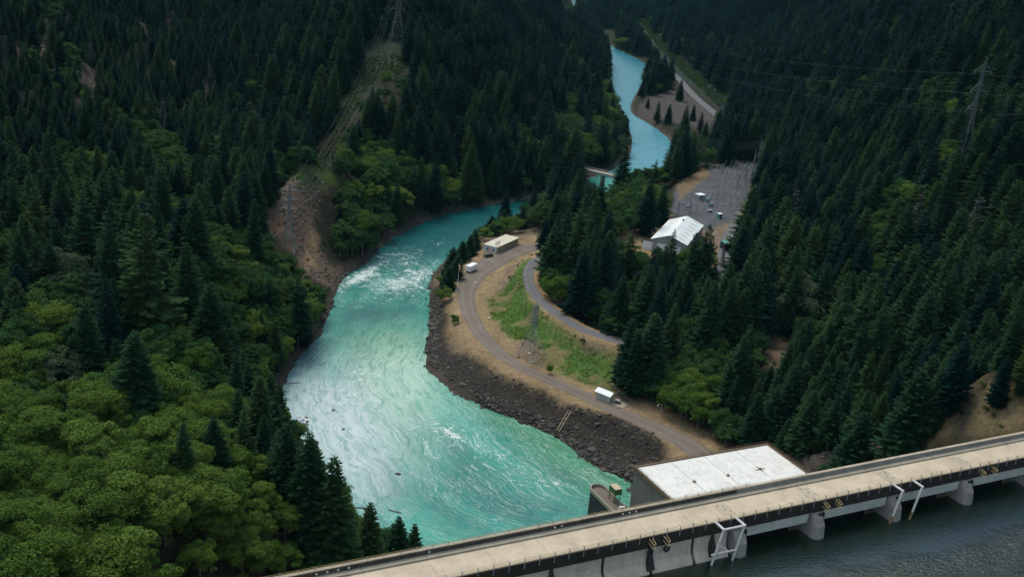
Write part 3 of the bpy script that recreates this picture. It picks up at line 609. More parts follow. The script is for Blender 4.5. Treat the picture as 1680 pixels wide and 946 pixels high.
# pipes standing in the reservoir, held off the deck by arms
def pz(s, w_=106.9, lo=63.0): return W(s, w_, DECK + .25), W(s, w_, lo)
fr = thing('pipe_frame', 'tall white pipe frame with crossbars standing against the dam wall left of the spillway', 'pipe frame', W(96.5, 106.9, 64))
I = lambda P: np.array(P) - W(96.5, 106.9, 64)
for s in (94.9, 98.9):
    MB().bar(I(W(s + 1.3, 106.9, DECK + .25)), I(W(s - .2, 106.9, 63)), .2, 10).ob('pipe', M['pipe'], fr); MB().bar(I(W(s + 1.3, 109.2, DECK + .25)), I(W(s + 1.3, 106.7, DECK + .25)), .2, 10).ob('arm', M['pipe'], fr)
MB().bar(I(W(96, 106.9, DECK + .2)), I(W(100.4, 106.9, DECK + .2)), .2, 10).ob('crossbar', M['pipe'], fr)
MB().bar(I(W(94.6, 106.9, 66)), I(W(99.2, 106.9, 66)), .17, 10).ob('crossbar', M['pipe'], fr); MB().bar(I(W(97.9, 106.9, 66)), I(W(97.2, 108.6, 66.3)), .12, 8).ob('brace', M['pipe'], fr)
for s, lab in ((132.6, 'left one of the pair of bent pale pipes hanging from the deck into the reservoir'), (137.2, 'right one of the pair of bent pale pipes hanging from the deck into the reservoir')):
    p = thing('standpipe', lab, 'pipe', W(s, 106.9, 64), group='bent pipes hung from the dam deck'); I = lambda P: np.array(P) - W(s, 106.9, 64)
    MB().bar(I(W(s + 1.2, 106.9, DECK + .3)), I(W(s + .2, 106.9, 65.6)), .2, 10).ob('upper_pipe', M['pipe'], p); MB().bar(I(W(s + .2, 106.9, 65.6)), I(W(s - .5, 106.9, 62.5)), .23, 10).ob('rusted_foot', M['rustpipe'], p)
    MB().bar(I(W(s + 1.2, 109.3, DECK + .3)), I(W(s + 1.2, 106.7, DECK + .3)), .2, 10).ob('arm', M['pipe'], p)
hl = {83.9: 'leftmost', 86.5: 'second from the left', 118.1: 'left one above the first spillway pier', 120.8: 'right one above the first spillway pier', 154.9: 'left one of the far right pair', 158.0: 'rightmost'}
for s, d_ in hl.items():
    p = thing('boat_hook_bracket', 'yellow double hoop on the deck edge, ' + d_, 'bracket', W(s, 108.8, DECK - .5), ANG, 'yellow hoop brackets on the dam edge')
    for x in (0,):
        for z in (0, -.7): MB().tube([(x, .15, z + .35), (x + .1, -1.0, z), (x + .55, -1.0, z), (x + .6, .15, z + .35)], .06, 6).ob('hoop', M['yellow'], p)
for s, d_ in ((84.2, 'black tyre fender hanging on the dam wall below the leftmost hoop'), (87.2, 'black tyre fender hanging right of the other tyre on the dam wall')):
    bm = bmesh.new(); me = bpy.data.meshes.new('tyre')
    R_, r_ = .42, .17; vs = [[bm.verts.new(((R_ + r_ * cos(q)) * cos(a_), r_ * sin(q) , (R_ + r_ * cos(q)) * sin(a_))) for q in np.linspace(0, 2 * pi, 9)[:-1]] for a_ in np.linspace(0, 2 * pi, 21)[:-1]]
    for i in range(20):
        for j in range(8): bm.faces.new((vs[i][j], vs[(i + 1) % 20][j], vs[(i + 1) % 20][(j + 1) % 8], vs[i][(j + 1) % 8]))
    bm.to_mesh(me); bm.free(); t_ = thing('tyre_fender', d_, 'tyre', W(s, 108.65, DECK - 2.35), ANG, 'tyre fenders')
    ob('tyre', me, M['rubber'], t_); MB().bar((0, 0, .5), (0, .1, 1.9), .03).ob('chain', M['dark'], t_)

# ------------------------------------------------------------ powerhouse, terrace
o = W(147.4, 202.2, 0); ph = thing('powerhouse', 'concrete powerhouse with a bright white flat roof beside the dam', 'powerhouse', (0, 0, 0))
WB(147.4, 192.2, 166, 202.2, -2, 20.7).ob('wall', M['house'], ph)
# the roof lies in bays between thin seams
rows = np.linspace(147.7, 191.9, 17); cols = [168, 179.3, 190.6, 201.8]
for a, b in zip(rows, rows[1:]):
    for c_, d_ in zip(cols, cols[1:]): WB(a + .015, b - .015, c_ + .015, d_ - .015, 20.5, 20.95 + .015 * random.random()).ob('roof_sheet', M['roofwhite'], ph)
for a, b, c_, d_ in ((147.1, 192.5, 201.84, 202.5), (147.1, 147.66, 166, 201.8), (191.94, 192.5, 166, 201.8)): WB(a, b, c_, d_, 20.1, 21.2).ob('roof_edge', M['rust'], ph)
for (x, y) in [(147.3, t) for t in np.arange(170, 202, 2.6)] + [(t, 202.3) for t in np.arange(147.3, 192.5, 2.8)] + [(192.3, t) for t in np.arange(170, 202, 2.6)]:
    MB().bar((0, 0, 0), (0, 0, .8), .05).ob('roof_rail_post', M['rust'], ph, loc=W(x, y, 21.2))
for z in (21.55, 21.95): MB().tube([W(147.3, 168, z), W(147.3, 202.3, z), W(192.3, 202.3, z), W(192.3, 168, z)], .045, 4).ob('roof_rail', M['rust'], ph)
for s_, w_ in ((158.6, 190.6), (169.6, 190.6), (180.6, 190.8)):
    hb = thing('roof_anchor', {158.6: 'small dark cross fitting on the white roof, leftmost of three', 169.6: 'small dark cross fitting on the white roof, middle of three', 180.6: 'rusty star-shaped fitting on the white roof, rightmost of three'}[s_], 'roof fitting', W(s_, w_, 20.97), ANG, 'fittings on the powerhouse roof')
    L_ = 1.5 if s_ > 175 else .6
    for a_ in (0, pi / 2): MB().bar((-L_ * cos(a_), -L_ * sin(a_), .12), (L_ * cos(a_), L_ * sin(a_), .12), .1).ob('strut', M['rust'], hb)
    MB().bar((0, 0, 0), (0, 0, .5), .25, 8).ob('hub', M['rust'], hb)
    MB().bar((0, -10, .03), (0, 10.8, .03), .04, 4).ob('conduit', M['galv'], hb)
WB(170.2, 171, 177, 177.9, 20.96, 21.9).ob('roof_vent', M['dark'], ph)
tr = thing('draft_tube_terrace', 'round-ended concrete terrace with a raised rim jutting into the river', 'terrace')
rim = [(142.4, 168)] + [(142.4, 213.8)] + [(144.7 - 2.3 * cos(t_), 213.8 + 2.6 * sin(t_)) for t_ in np.linspace(.2, pi - .2, 9)] + [(147.0, 213.8), (146.6, 205.4), (147.4, 203.6)]
poly = [W(*q)[:2] for q in rim] + [W(147.4, 168)[:2]]
MB().prism(poly, -4, 7.6).ob('base', M['terrwall'], tr)
pin = [W(q[0] * .9 + 144.8 * .1, q[1] if q[1] < 210 else q[1] - .5)[:2] for q in rim] + [W(147.2, 168)[:2]]
MB().prism(pin, 7.61, 7.68).ob('floor', M['terr'], tr)
m = MB()
for p, q in zip(rim, rim[1:]):
    A, B = np.array(p), np.array(q); d = (B - A) / np.linalg.norm(B - A); nn = np.array([-d[1], d[0]]) * .18
    m.add([W(*(A + nn), z=7.5), W(*(A - nn), z=7.5), W(*(B - nn), z=7.5), W(*(B + nn), z=7.5), W(*(A + nn), z=8.5), W(*(A - nn), z=8.5), W(*(B - nn), z=8.5), W(*(B + nn), z=8.5)], [(4, 5, 6, 7), (0, 1, 5, 4), (2, 3, 7, 6), (1, 2, 6, 5), (3, 0, 4, 7)])
m.ob('rim', M['walk'], tr)
hs = thing('green_hoist', 'green steel hoist frame with a tan top against the powerhouse wall', 'hoist frame', W(146.2, 208, 7.65), ANG)
for x in (-.85, .85):
    for y in (-1.3, 1.3): MB().bar((x, y, 0), (x, y, 4.2), .16).ob('leg', M['green'], hs)
MB().box(-1.1, 1.1, -1.6, 1.6, 2.6, 4.3).ob('beam', M['green'], hs); MB().box(-1.05, 1.05, -1.55, 1.55, 4.31, 4.4).ob('top', M['tan'], hs)
for i, (x, y, sc, lb) in enumerate([(145.9, 203.5, .7, 'pale machine part lying on the terrace under the green hoist'), (145.6, 201.5, .5, 'small pale drum on the terrace beside the powerhouse wall'), (144.9, 199.8, .6, 'dark crate on the terrace near the powerhouse wall')]):
    q = thing(['machine_part', 'drum', 'crate'][i], lb, ['machinery', 'drum', 'crate'][i], W(x, y, 7.68), .4 * i)
    if i == 1: MB().bar((0, 0, 0), (0, 0, .9), .4, 12).bar((0, 0, .9), (0, 0, .95), .43, 12).ob('barrel', M['white'], q)
    elif i == 0: MB().bar((-.7, 0, .4), (.6, .2, .5), .35, 10).bar((.6, .2, .5), (.9, .3, .8), .2, 8).box(-.8, .2, -.4, .4, 0, .2).ob('casing', M['white'], q)
    else: MB().box(-.5, .5, -.4, .4, 0, .6).box(-.55, .55, -.45, .45, .6, .7).box(-.52, -.42, -.43, .43, 0, .6).box(.42, .52, -.43, .43, 0, .6).ob('box', M['groove'], q)
# ------------------------------------------------------------ buildings and small things by the road
def frame_obj(A, B, wid, side=1):
    """origin A, x axis towards B, y axis to the side"""
    A = np.array(A[:2]); B = np.array(B[:2]); L = np.linalg.norm(B - A); a = math.atan2(*(B - A)[::-1]); return A, a, L
# long low building with garage doors
A, a, L = frame_obj(U(815, 416, 7), U(850, 400, 7), 7)
lb = thing('long_building', 'long low cream flat-roofed building with a row of grey doors by the road', 'building', (A[0], A[1], 7), a)
Wd = 7.2
MB().box(0.02, L, 0, Wd, 0, 3.0).ob('wall', M['cream'], lb); MB().box(-.06, 0.018, 0.02, Wd - .02, 0, 2.98).ob('end_wall', M['bluewhite'], lb)
for i in range(5): MB().box(-.35 + i * (L + .7) / 5 + .01, -.35 + (i + 1) * (L + .7) / 5 - .01, -.5, Wd + .35, 3.01, 3.24 + .01 * (i % 2)).ob('roof_panel', M['creamroof'], lb)
MB().box(-.4, L + .4, -.62, -.505, 2.95, 3.3).ob('fascia', M['dark'], lb)
for i in range(7):
    x = 4.3 + i * (L - 4.6) / 7; d = MB().box(x, x + 1.75, -.04, -.002, .02, 2.45).ob('garage_door', M['cream'], lb)
    MB().box(x - .16, x - .02, -.09, -.003, 0, 2.7).ob('door_frame', M['dark'], lb)
MB().box(1.0, 1.9, -.04, -.002, .02, 2.1).ob('door', M['dark'], lb); MB().box(2.5, 3.5, -.04, -.002, 1, 2.2).ob('window', M['glass'], lb)
for y in (1.4, 4.6): f = MB().box(-.1, -.062, y, y + 1.1, .9, 2.0).ob('window', M['glass'], lb); MB().box(-.14, -.101, y - .1, y + 1.2, .78, .88).ob('sill', M['white'], f)
MB().box(-.1, -.062, 3.1, 4.0, .02, 2.1).ob('door', M['orange'], lb)
for x in (3, 5.5): MB().box(x, x + .8, 2.5, 3.3, 3.26, 3.9).box(x + .1, x + .7, 2.6, 3.2, 3.9, 3.98).ob('roof_unit', M['white'], lb)
# H-frame pole in front of it
def pole_frame(px, h, lab):
    p = U(*px, 7); t_ = thing('utility_pole', lab, 'utility pole', (p[0], p[1], 7), a)
    for x in (-1.1, 1.1): MB().bar((x, 0, 0), (x, 0, h), .13, 8, .09).ob('pole', M['timber'], t_)
    MB().bar((-2.2, 0, h - .5), (2.2, 0, h - .5), .09).ob('crossarm', M['timber'], t_)
    for x in (-2, 0, 2): MB().bar((x, 0, h - .5), (x, 0, h + .1), .07, 6).ob('insulator', M['white'], t_)
    return np.array([p[0], p[1], 7 + h])
HP = pole_frame((816, 419), 7.2, 'two-legged wooden utility pole in front of the long cream building')
# trailer
p = U(771, 449, 7); q = U(783, 436, 7); a2 = a
tl = thing('cargo_trailer', 'white box trailer parked on the gravel below the long building', 'trailer', (p[0], p[1], 7.05), a2)
MB().box(0, 6.4, 0, 2.6, .75, 3.15).ob('box_body', M['white'], tl); MB().box(-.03, 6.43, -.03, 2.63, 3.151, 3.22).ob('roof', M['white'], tl)
MB().box(-.05, -.003, .15, 1.27, .85, 3.05).ob('rear_door', M['white'], tl); MB().box(-.05, -.003, 1.31, 2.45, .85, 3.05).ob('rear_door', M['white'], tl)
MB().box(-.1, 6.4, .3, 2.3, .5, .74).ob('chassis', M['dark'], tl)
for x in (3.3, 4.3):
    for y in (.12, 2.48): MB().bar((x, y - .12, .38), (x, y + .12, .38), .38, 12).ob('wheel', M['rubber'], tl)
MB().bar((6.4, 1.3, .55), (7.7, 1.3, .5), .07).ob('drawbar', M['dark'], tl)
# dark car
p = U(797, 423.5, 7); cr = thing('parked_car', 'dark sport utility car parked at the end of the long building', 'car', (p[0], p[1], 7.05), a - .35)
prof_ = [(0, .35), (0, 1.0), (.25, 1.1), (.55, 1.72), (3.0, 1.75), (3.7, 1.1), (4.6, .98), (4.75, .7), (4.75, .35)]
vv = [(x, y, z) for y, k_ in ((0, 1), (1.85, 1)) for x, z in prof_]; vv = [(x, y + (.18 if z > 1.2 and y < .5 else (-.18 if z > 1.2 else 0)), z) for x, y, z in vv]; n = len(prof_)
MB().add(vv, [tuple(range(n)), tuple(range(n, 2 * n))[::-1]] + [(i, i + n, (i + 1) % n + n, (i + 1) % n) for i in range(n)]).ob('body', M['carpaint'], cr)
for x0, x1 in ((.75, 1.75), (1.85, 2.95)):
    MB().add([(x0, .07, 1.15), (x1, .07, 1.15), (x1 - .1, .15, 1.62), (x0 + .05, .15, 1.62)], [(0, 1, 2, 3)]).ob('side_window', M['glass'], cr)
MB().add([(3.1, .2, 1.7), (3.1, 1.65, 1.7), (3.68, 1.75, 1.16), (3.68, .1, 1.16)], [(0, 1, 2, 3)]).ob('windscreen', M['paleglass'], cr)
for x in (.9, 3.8):
    for y in (.05, 1.8): MB().bar((x, y - .12, .35), (x, y + .12, .35), .36, 14).ob('wheel', M['rubber'], cr)
for y in (.2, 1.65): MB().bar((4.74, y, .8), (4.8, y, .8), .1, 8).ob('headlight', M['white'], cr)
# roadside shed
A, a, L = frame_obj(U(976, 653, 7), U(998, 662, 7), 3.2)
zz0 = 7.0
pd = ob('shed_pad', MB().box(-.8, L + 5.2, -1.0, 5.0, 0, .16).mesh('shed_pad'), M['pad'], None, (A[0], A[1], zz0), a, kind='structure')
sh = thing('roadside_shed', 'small pale shed with a white gable roof and three windows beside the gravel road', 'shed', (A[0], A[1], zz0 + .17), a)
L += .3; Dp = 3.3; hgt = 2.55
MB().box(0, L, 0, Dp, 0, hgt).ob('wall', M['cream'], sh)
MB().add([(0, 0.01, hgt), (0, Dp - .01, hgt), (0, Dp / 2, hgt + .85), (L, .01, hgt), (L, Dp - .01, hgt), (L, Dp / 2, hgt + .85)], [(0, 1, 2), (5, 4, 3), (0, 2, 5, 3), (1, 4, 5, 2), (0, 3, 4, 1)]).ob('gable', M['greywall'], sh)
for sgn in (0, 1):
    for i in range(6):
        x0, x1 = -.35 + i * (L + .7) / 6 + .01, -.35 + (i + 1) * (L + .7) / 6 - .01
        y0, y1 = (-.35, Dp / 2) if sgn == 0 else (Dp + .35, Dp / 2 + .005); z0, z1 = hgt - .1, hgt + .93
        MB().add([(x0, y0, z0), (x1, y0, z0), (x1, y1, z1), (x0, y1, z1), (x0, y0, z0 + .08), (x1, y0, z0 + .08), (x1, y1, z1 + .08), (x0, y1, z1 + .08)], [(0, 1, 2, 3), (4, 5, 6, 7), (0, 1, 5, 4), (1, 2, 6, 5), (2, 3, 7, 6), (3, 0, 4, 7)]).ob('roof_sheet', M['metalroof'], sh)
for i in range(3):
    x = 1.35 + i * 1.28; f = MB().box(x, x + 1.0, -.06, -.004, .35, 2.15).ob('window', M['greywall'], sh); MB().box(x + .12, x + .88, -.09, -.062, .5, 2.0).ob('pane', M['paleglass'], f)
MB().box(L + .004, L + .05, .8, 1.8, .02, 2.05).ob('door', M['greywall'], sh)
R_ = Matrix.Rotation(a, 3, 'Z')
def rel(x, y, z=.17): v_ = R_ @ Vector((x, y, 0)); return (A[0] + v_.x, A[1] + v_.y, zz0 + z)
gn = thing('generator', 'grey cylindrical generator behind the right end of the roadside shed', 'generator', rel(L + 1.7, 2.7), a)
MB().box(-.8, .8, -.55, .55, 0, .35).ob('base', M['dark'], gn); MB().bar((-.75, 0, .85), (.75, 0, .85), .55, 14).ob('tank', M['galv'], gn); MB().bar((0, 0, 1.3), (0, 0, 1.8), .09, 6).ob('exhaust', M['dark'], gn)

def rock_mesh(name, seed, sub=2, r=1.0):
    rs = np.random.default_rng(seed); bm = bmesh.new(); bmesh.ops.create_icosphere(bm, subdivisions=sub, radius=r)
    dirs = rs.normal(size=(7, 3)); dirs /= np.linalg.norm(dirs, axis=1)[:, None]; cut = rs.uniform(.55, .85, 7)
    for v in bm.verts:
        p = np.array(v.co)
        for d, c_ in zip(dirs, cut):
            k_ = p @ d
            if k_ > c_ * r: p = p - d * (k_ - c_ * r)
        v.co = p * np.array([1.15, .9, .75]) * (1 + rs.uniform(-.05, .05))
    m = bpy.data.meshes.new(name); bm.to_mesh(m); bm.free(); m.materials.append(M['rock']); return m
RK = [rock_mesh('rock', i, 1) for i in range(7)]; RKB = [rock_mesh('boulder', 20 + i, 2) for i in range(4)]
for (x, lab) in ((L + 1.6, 'pale boulder on the pad right of the roadside shed, left of two'), (L + 3.9, 'pale boulder on the pad right of the roadside shed, right of two')):
    m_ = RKB[0].copy(); m_.materials.clear(); m_.materials.append(M['pad'])
    b_ = thing('boulder', lab, 'boulder', rel(x, -.1, .35), .5, 'boulders by the roadside shed', m_); b_.scale = (.75, .4, .4)
# boulders in and beside the river
for i, (u, v, sc, lab) in enumerate([(653, 777, 1.1, 'dark jagged rock breaking the surface of the pale water in mid river'), (563, 704, .8, 'small dark rock showing above the silvery shallows'), (547, 673, .8, 'dark rock in the shallows off the left bank'),
                    (709, 457, 1.0, 'dark rock just off the bank beside the rapids'), (699, 490, .8, 'dark isolated rock in the water below the rapids'), (492, 735, .7, 'small rock by the fir tips at the left bank'), (719, 440, 1.2, 'grey boulder at the point where the rapids meet the right bank'), (905, 706, 1.2, 'pale boulder at the foot of the timber rails'), (885, 702, 1.3, 'pale wet boulder at the waterline left of the timber rails'), (580, 838, 1.0, 'dark rock at the foam near the left bank firs'), (716, 592, 1.5, 'large dark boulder at the river bend under the road'), (590, 433, 2.6, 'tan rock slab at the left bank above the rapids')]):
    p = U(u, v, 0); b_ = thing('boulder', lab, 'boulder', (p[0], p[1], max(zt(p[0], p[1]), 0) + .1), i * 1.3, None, RKB[i % 4]); b_.scale = (sc * .85, sc * .65, sc * .5)
for i, (u, v, L_, r_, lab) in enumerate([(583, 832, 9, .15, 'thin driftwood log lying in the shallows beside the firs'), (648, 838, 4, -.3, 'short drift log floating right of the foam'), (480, 628, 6, .4, 'bleached log on the left bank beach')]):
    p = U(u, v, 0.15); lg = thing('drift_log', lab, 'log', (p[0], p[1], max(.1, float(zt(p[0], p[1])) + .15)), r_); MB().bar((-L_ / 2, 0, 0), (L_ / 2, 0, .1), .2, 8, .1).bar((L_ * .1, 0, .05), (L_ * .25, .9, .4), .08, 6, .03).ob('log', M['greybark'], lg)
# timber rails down the bank
P0 = U(935, 674, 6.9); P1 = U(915, 709, .6); tl_ = thing('timber_skid', 'pair of long pale timber rails running down the dark bank to the river', 'timber rails', P0)
dv = P1 - P0; sd_ = np.cross(dv, [0, 0, 1]); sd_ = sd_ / np.linalg.norm(sd_) * .55
for k_ in (-1, 1): MB().bar(sd_ * k_ + [0, 0, .3], dv + sd_ * k_ + [0, 0, .5], .17).ob('rail', M['timber'], tl_)
for f_ in (.12, .35, .6, .85): MB().bar(dv * f_ - sd_ * 1.2 + [0, 0, .1], dv * f_ + sd_ * 1.2 + [0, 0, .1], .12).ob('sleeper', M['timber'], tl_)
# street lamp
p = U(1082, 692, 7); la = thing('street_lamp', 'thin street lamp with one short arm at the edge of the firs near the powerhouse', 'street lamp', (p[0], p[1], zt(p[0], p[1])))
MB().bar((0, 0, 0), (0, 0, 6.3), .11, 8, .08).ob('pole', M['galv'], la); MB().tube([(0, 0, 6.2), (-.7, .1, 6.35), (-1.25, .1, 6.1)], .05).ob('arm', M['galv'], la); MB().bar((-1.25, .1, 6.1), (-1.25, .1, 5.6), .12, 8, .26).ob('lamp_head', M['lamp'], la)
# flagpole
p = U(750, 480, 7); fp = thing('flagpole', 'thin flagpole with a small orange and white flag among the riverside trees', 'flagpole', (p[0], p[1], zt(p[0], p[1])))
hp = 13.0; MB().bar((0, 0, 0), (0, 0, hp), .09, 8, .05).ob('pole', M['white'], fp); fl = MB().add([(0.05, 0, hp - 3), (.6, .2, hp - 3.2), (.75, .1, hp - .9), (.05, 0, hp - .2), (.3, .15, hp - 1.8)], [(0, 1, 4), (1, 2, 4), (2, 3, 4), (3, 0, 4)]).ob('flag', M['orange'], fp)
for (u, v, lab) in ((808, 431, 'small white marker on the gravel in front of the car'), (780, 465, 'small white marker at the inner edge of the road bend'), (813, 456, 'small white marker on the brown ground inside the bend'), (802, 523, 'pale marker stone on the tan verge inside the curve'), (853, 432, 'pale marker stone where the tan verge meets the upper end of the gravel'), (868, 583, 'white box on the ground between the legs of the pylon by the road')):
    p = U(u, v, 7); b_ = thing('marker', lab, 'marker', (p[0], p[1], zt(p[0], p[1])), .3, 'white ground markers'); MB().box(-.3, .3, -.3, .3, 0, .5).box(-.36, .36, -.36, .36, .5, .6).ob('cap', M['lamp'], b_)
for i, (u, v) in enumerate(((751, 470), (748, 478), (747, 486), (746, 494))):
    p = U(u, v, 7); b_ = thing('guard_post', ['topmost', 'second', 'third', 'lowest'][i] + ' of four short white posts along the outer edge of the bend', 'post', (p[0], p[1], zt(p[0], p[1])), 0, 'posts at the road bend'); MB().bar((0, 0, 0), (0, 0, 1.1), .12, 8).bar((0, 0, 1.1), (0, 0, 1.2), .15, 8).ob('post', M['white'], b_)
# warehouse
e = 17.5; NL, FL, NR = U(1067, 392, e), U(1098, 360, e), U(1122, 410, e)
A = NL[:2]; B = FL[:2]; a = math.atan2(B[1] - A[1], B[0] - A[0]); L = np.linalg.norm(B - A); wd_ = abs((NR[:2] - A) @ np.array([sin(a), -cos(a)]))
wh = thing('warehouse', 'large white metal-roofed warehouse with skylight strips beside the switchyard', 'warehouse', (A[0], A[1], 11.9), a)
hh, rg = e - 11.9, e - 11.9 + 3.4
MB().box(.3, L - .3, -wd_ + .3, -.3, 0, hh).ob('wall', M['greywall'], wh)
MB().add([(x, y, z) for x in (.3, L - .3) for y, z in ((-.3, hh), (-wd_ + .3, hh), (-wd_ / 2, rg - .1))], [(0, 1, 2), (5, 4, 3)]).ob('gable', M['greywall'], wh)
nr = 14
for sgn in (0, 1):
    for i in range(nr):
        x0, x1 = i * L / nr + .02, (i + 1) * L / nr - .02; y0, y1 = (0, -wd_ / 2 + .004) if sgn == 0 else (-wd_, -wd_ / 2 - .004); z0, z1 = hh, rg
        MB().add([(x0, y0, z0), (x1, y0, z0), (x1, y1, z1), (x0, y1, z1), (x0, y0, z0 + .12), (x1, y0, z0 + .12), (x1, y1, z1 + .12), (x0, y1, z1 + .12)], [(0, 1, 2, 3), (4, 5, 6, 7), (0, 1, 5, 4), (1, 2, 6, 5), (2, 3, 7, 6), (3, 0, 4, 7)]).ob('roof_sheet', M['metalroof'], wh)
        if i % 2 == 1:
            f0, f1 = .25, .6; yy0 = y0 + (y1 - y0) * f0; yy1 = y0 + (y1 - y0) * f1; q0 = z0 + (z1 - z0) * f0 + .14; q1 = z0 + (z1 - z0) * f1 + .14
            MB().add([(x0 + .5, yy0, q0), (x0 + 1.6, yy0, q0), (x0 + 1.6, yy1, q1), (x0 + .5, yy1, q1)], [(0, 1, 2, 3)]).ob('skylight', M['skylight'], wh)
MB().bar((L * .75, -wd_ / 2, rg), (L * .75, -wd_ / 2, rg + .9), .4, 8).ob('roof_vent', M['dark'], wh)
for i in range(3): MB().box(.22, .298, -wd_ + 3 + i * 7, -wd_ + 7.5 + i * 7, 0, 4.2).ob('loading_door', M['white'], wh)
def hut(px, z, sx, sy, h, ang, name, lab, cat, wall, roof, **kw):
    p = U(*px, z); t_ = thing(name, lab, cat, (p[0], p[1], z), ang, **kw)
    MB().box(-sx / 2, sx / 2, -sy / 2, sy / 2, 0, h).ob('wall', M[wall], t_)
    n = max(2, int(sx / 3))
    for i in range(n): MB().box(-sx / 2 - .2 + i * (sx + .4) / n + .01, -sx / 2 - .2 + (i + 1) * (sx + .4) / n - .01, -sy / 2 - .2, sy / 2 + .2, h + .002, h + .2 + .01 * (i % 2)).ob('roof_sheet', M[roof], t_)
    MB().box(-.5, .5, -sy / 2 - .05, -sy / 2 - .003, .02, min(h - .2, 2.2)).ob('door', M['dark'], t_); MB().box(-sx / 2 + .4, -sx / 2 + 1.4, -sy / 2 - .05, -sy / 2 - .003, h * .45, h * .8).ob('window', M['glass'], t_)
    return t_
hut((1047, 446), 13.2, 13, 7, 4.5, .5, 'white_building', 'white flat-roofed building glimpsed through the firs left of the warehouse', 'building', 'white', 'metalroof')
hut((1192, 408), 12.2, 5, 5, 3.4, .3, 'teal_hut', 'small hut with a teal roof on the right of the warehouse', 'hut', 'dark', 'teal')
hut((1204, 398), 12.2, 2.6, 2, 3.0, .3, 'white_cabin', 'tiny white cabin beside the teal-roofed hut', 'cabin', 'white', 'white')
wl = thing('retaining_wall', 'dark retaining wall running down from the teal hut', 'wall', U(1187, 410, 12)); MB().bar((0, 0, .2), U(1184, 436, 12) - U(1187, 410, 12) + [0, 0, .2], .9).ob('wall', M['dark'], wl)
hut((1148, 327), 12, 5, 4, 3, .6, 'white_kiosk', 'bright white square kiosk in the switchyard', 'kiosk', 'greywall', 'white')
hut((1180, 358), 12, 2.2, 2, 2.6, .6, 'teal_cabinet', 'teal cabinet with a white top at the near edge of the switchyard', 'cabinet', 'teal', 'white')
hut((1164, 348), 12, 2.6, 1.4, 1.2, .6, 'switch_box', 'low grey switch box in the switchyard above the teal cabinet', 'switch box', 'greywall', 'galv')
for i, (u, v, lab) in enumerate([(1160, 331, 'teal transformer with raised bushings right of the white kiosk'), (1166, 338, 'smaller teal transformer in front of the other one'), (1128, 340, 'grey bus frame left of the white kiosk')]):
    p = U(u, v, 12); t_ = thing('transformer', lab, 'transformer', (p[0], p[1], 12), .6)
    MB().box(-1.3, 1.3, -.8, .8, .2, 2.0 - .4 * i).ob('tank', M['teal'] if i < 2 else M['galv'], t_)
    for x in (-.9, 0, .9): MB().bar((x, 0, 1.9 - .4 * i), (x * 1.8, 0, 3.6 - .5 * i), .13, 6, .06).ob('bushing', M['white'], t_)
    for y in (-1.0, .85): MB().box(-1.1, 1.1, y, y + .15, .3, 1.7 - .4 * i).ob('radiator', M['galv'], t_)
# switchyard gantries
def gantry(px, z, h, span, ang, lab):
    p = U(*px, z); t_ = thing('gantry', lab, 'gantry', (p[0], p[1], z), ang, 'steel gantries of the switchyard')
    for x in (-span / 2, span / 2):
        m = MB(); w_ = .5
        cs = [(x - w_, -w_), (x + w_, -w_), (x + w_, w_), (x - w_, w_)]
        for cx_, cy_ in cs: m.bar((cx_, cy_, 0), (x + (cx_ - x) * .4, cy_ * .4, h), .09)
        ob_ = m.ob('column', M['tower'], t_)
        m = MB()
        for k_ in range(8):
            f0 = 1 - .6 * k_ / 8; f1 = 1 - .6 * (k_ + 1) / 8; A_ = cs[k_ % 4]; B_ = cs[(k_ + 1) % 4]
            m.bar((x + (A_[0] - x) * f0, A_[1] * f0, h * k_ / 8), (x + (B_[0] - x) * f1, B_[1] * f1, h * (k_ + 1) / 8), .06)
        m.ob('bracing', M['tower'], t_)
    m = MB()
    for y in (-.4, .4):
        for q in (.7, .82): m.bar((-span / 2, y, h * q), (span / 2, y, h * q), .08)
    for k_ in range(10): x0 = -span / 2 + span * k_ / 10; m.bar((x0, -.4, h * (.7 if k_ % 2 else .82)), (x0 + span / 10, -.4, h * (.82 if k_ % 2 else .7)), .05)
    m.ob('beam', M['tower'], t_)
    for x in (-span / 3, 0, span / 3): MB().bar((x, 0, h * .7), (x, 0, h * .7 - 1.4), .1, 6).ob('insulator', M['white'], t_)
    return np.array([p[0], p[1], z + h])
G1 = gantry((1248, 272), 12, 20, 12, 1.0, 'tallest steel gantry at the far end of the switchyard'); gantry((1240, 280), 12, 15, 12, 1.0, 'steel gantry just in front of the tallest one')
gantry((1228, 292), 12, 12, 12, 1.0, 'middle steel gantry on the right half of the switchyard'); gantry((1216, 306), 12, 9, 12, 1.0, 'lower steel gantry nearest the middle of the switchyard'); gantry((1174, 282), 12, 6, 9, .2, 'small portal frame at the left rear edge of the switchyard'); gantry((1122, 350), 12, 7, 8, .5, 'low steel frame at the near left corner of the switchyard')
# bus bars lying over the yard
for i in range(7):
    p0 = U(1142 + i * 11, 352 - i * 3, 12) ; p1 = U(1195 + i * 7.5, 268 + i * 2, 12); p0[2] = p1[2] = 16.5
    t_ = thing('bus_bar', ['leftmost', 'second from the left', 'third from the left', 'middle', 'third from the right', 'second from the right', 'rightmost'][i] + ' of the long pipe bus bars over the switchyard gravel', 'bus bar', p0, 0, 'switchyard bus bars')
    MB().bar((0, 0, 0), p1 - p0, .09, 4).ob('bar', M['tower'], t_)
    for f_ in (.02, .25, .5, .75, .98): q = (p1 - p0) * f_; MB().bar((q[0], q[1], -4.5), (q[0], q[1], 0), .11, 4, .08).ob('support', M['tower'], t_)
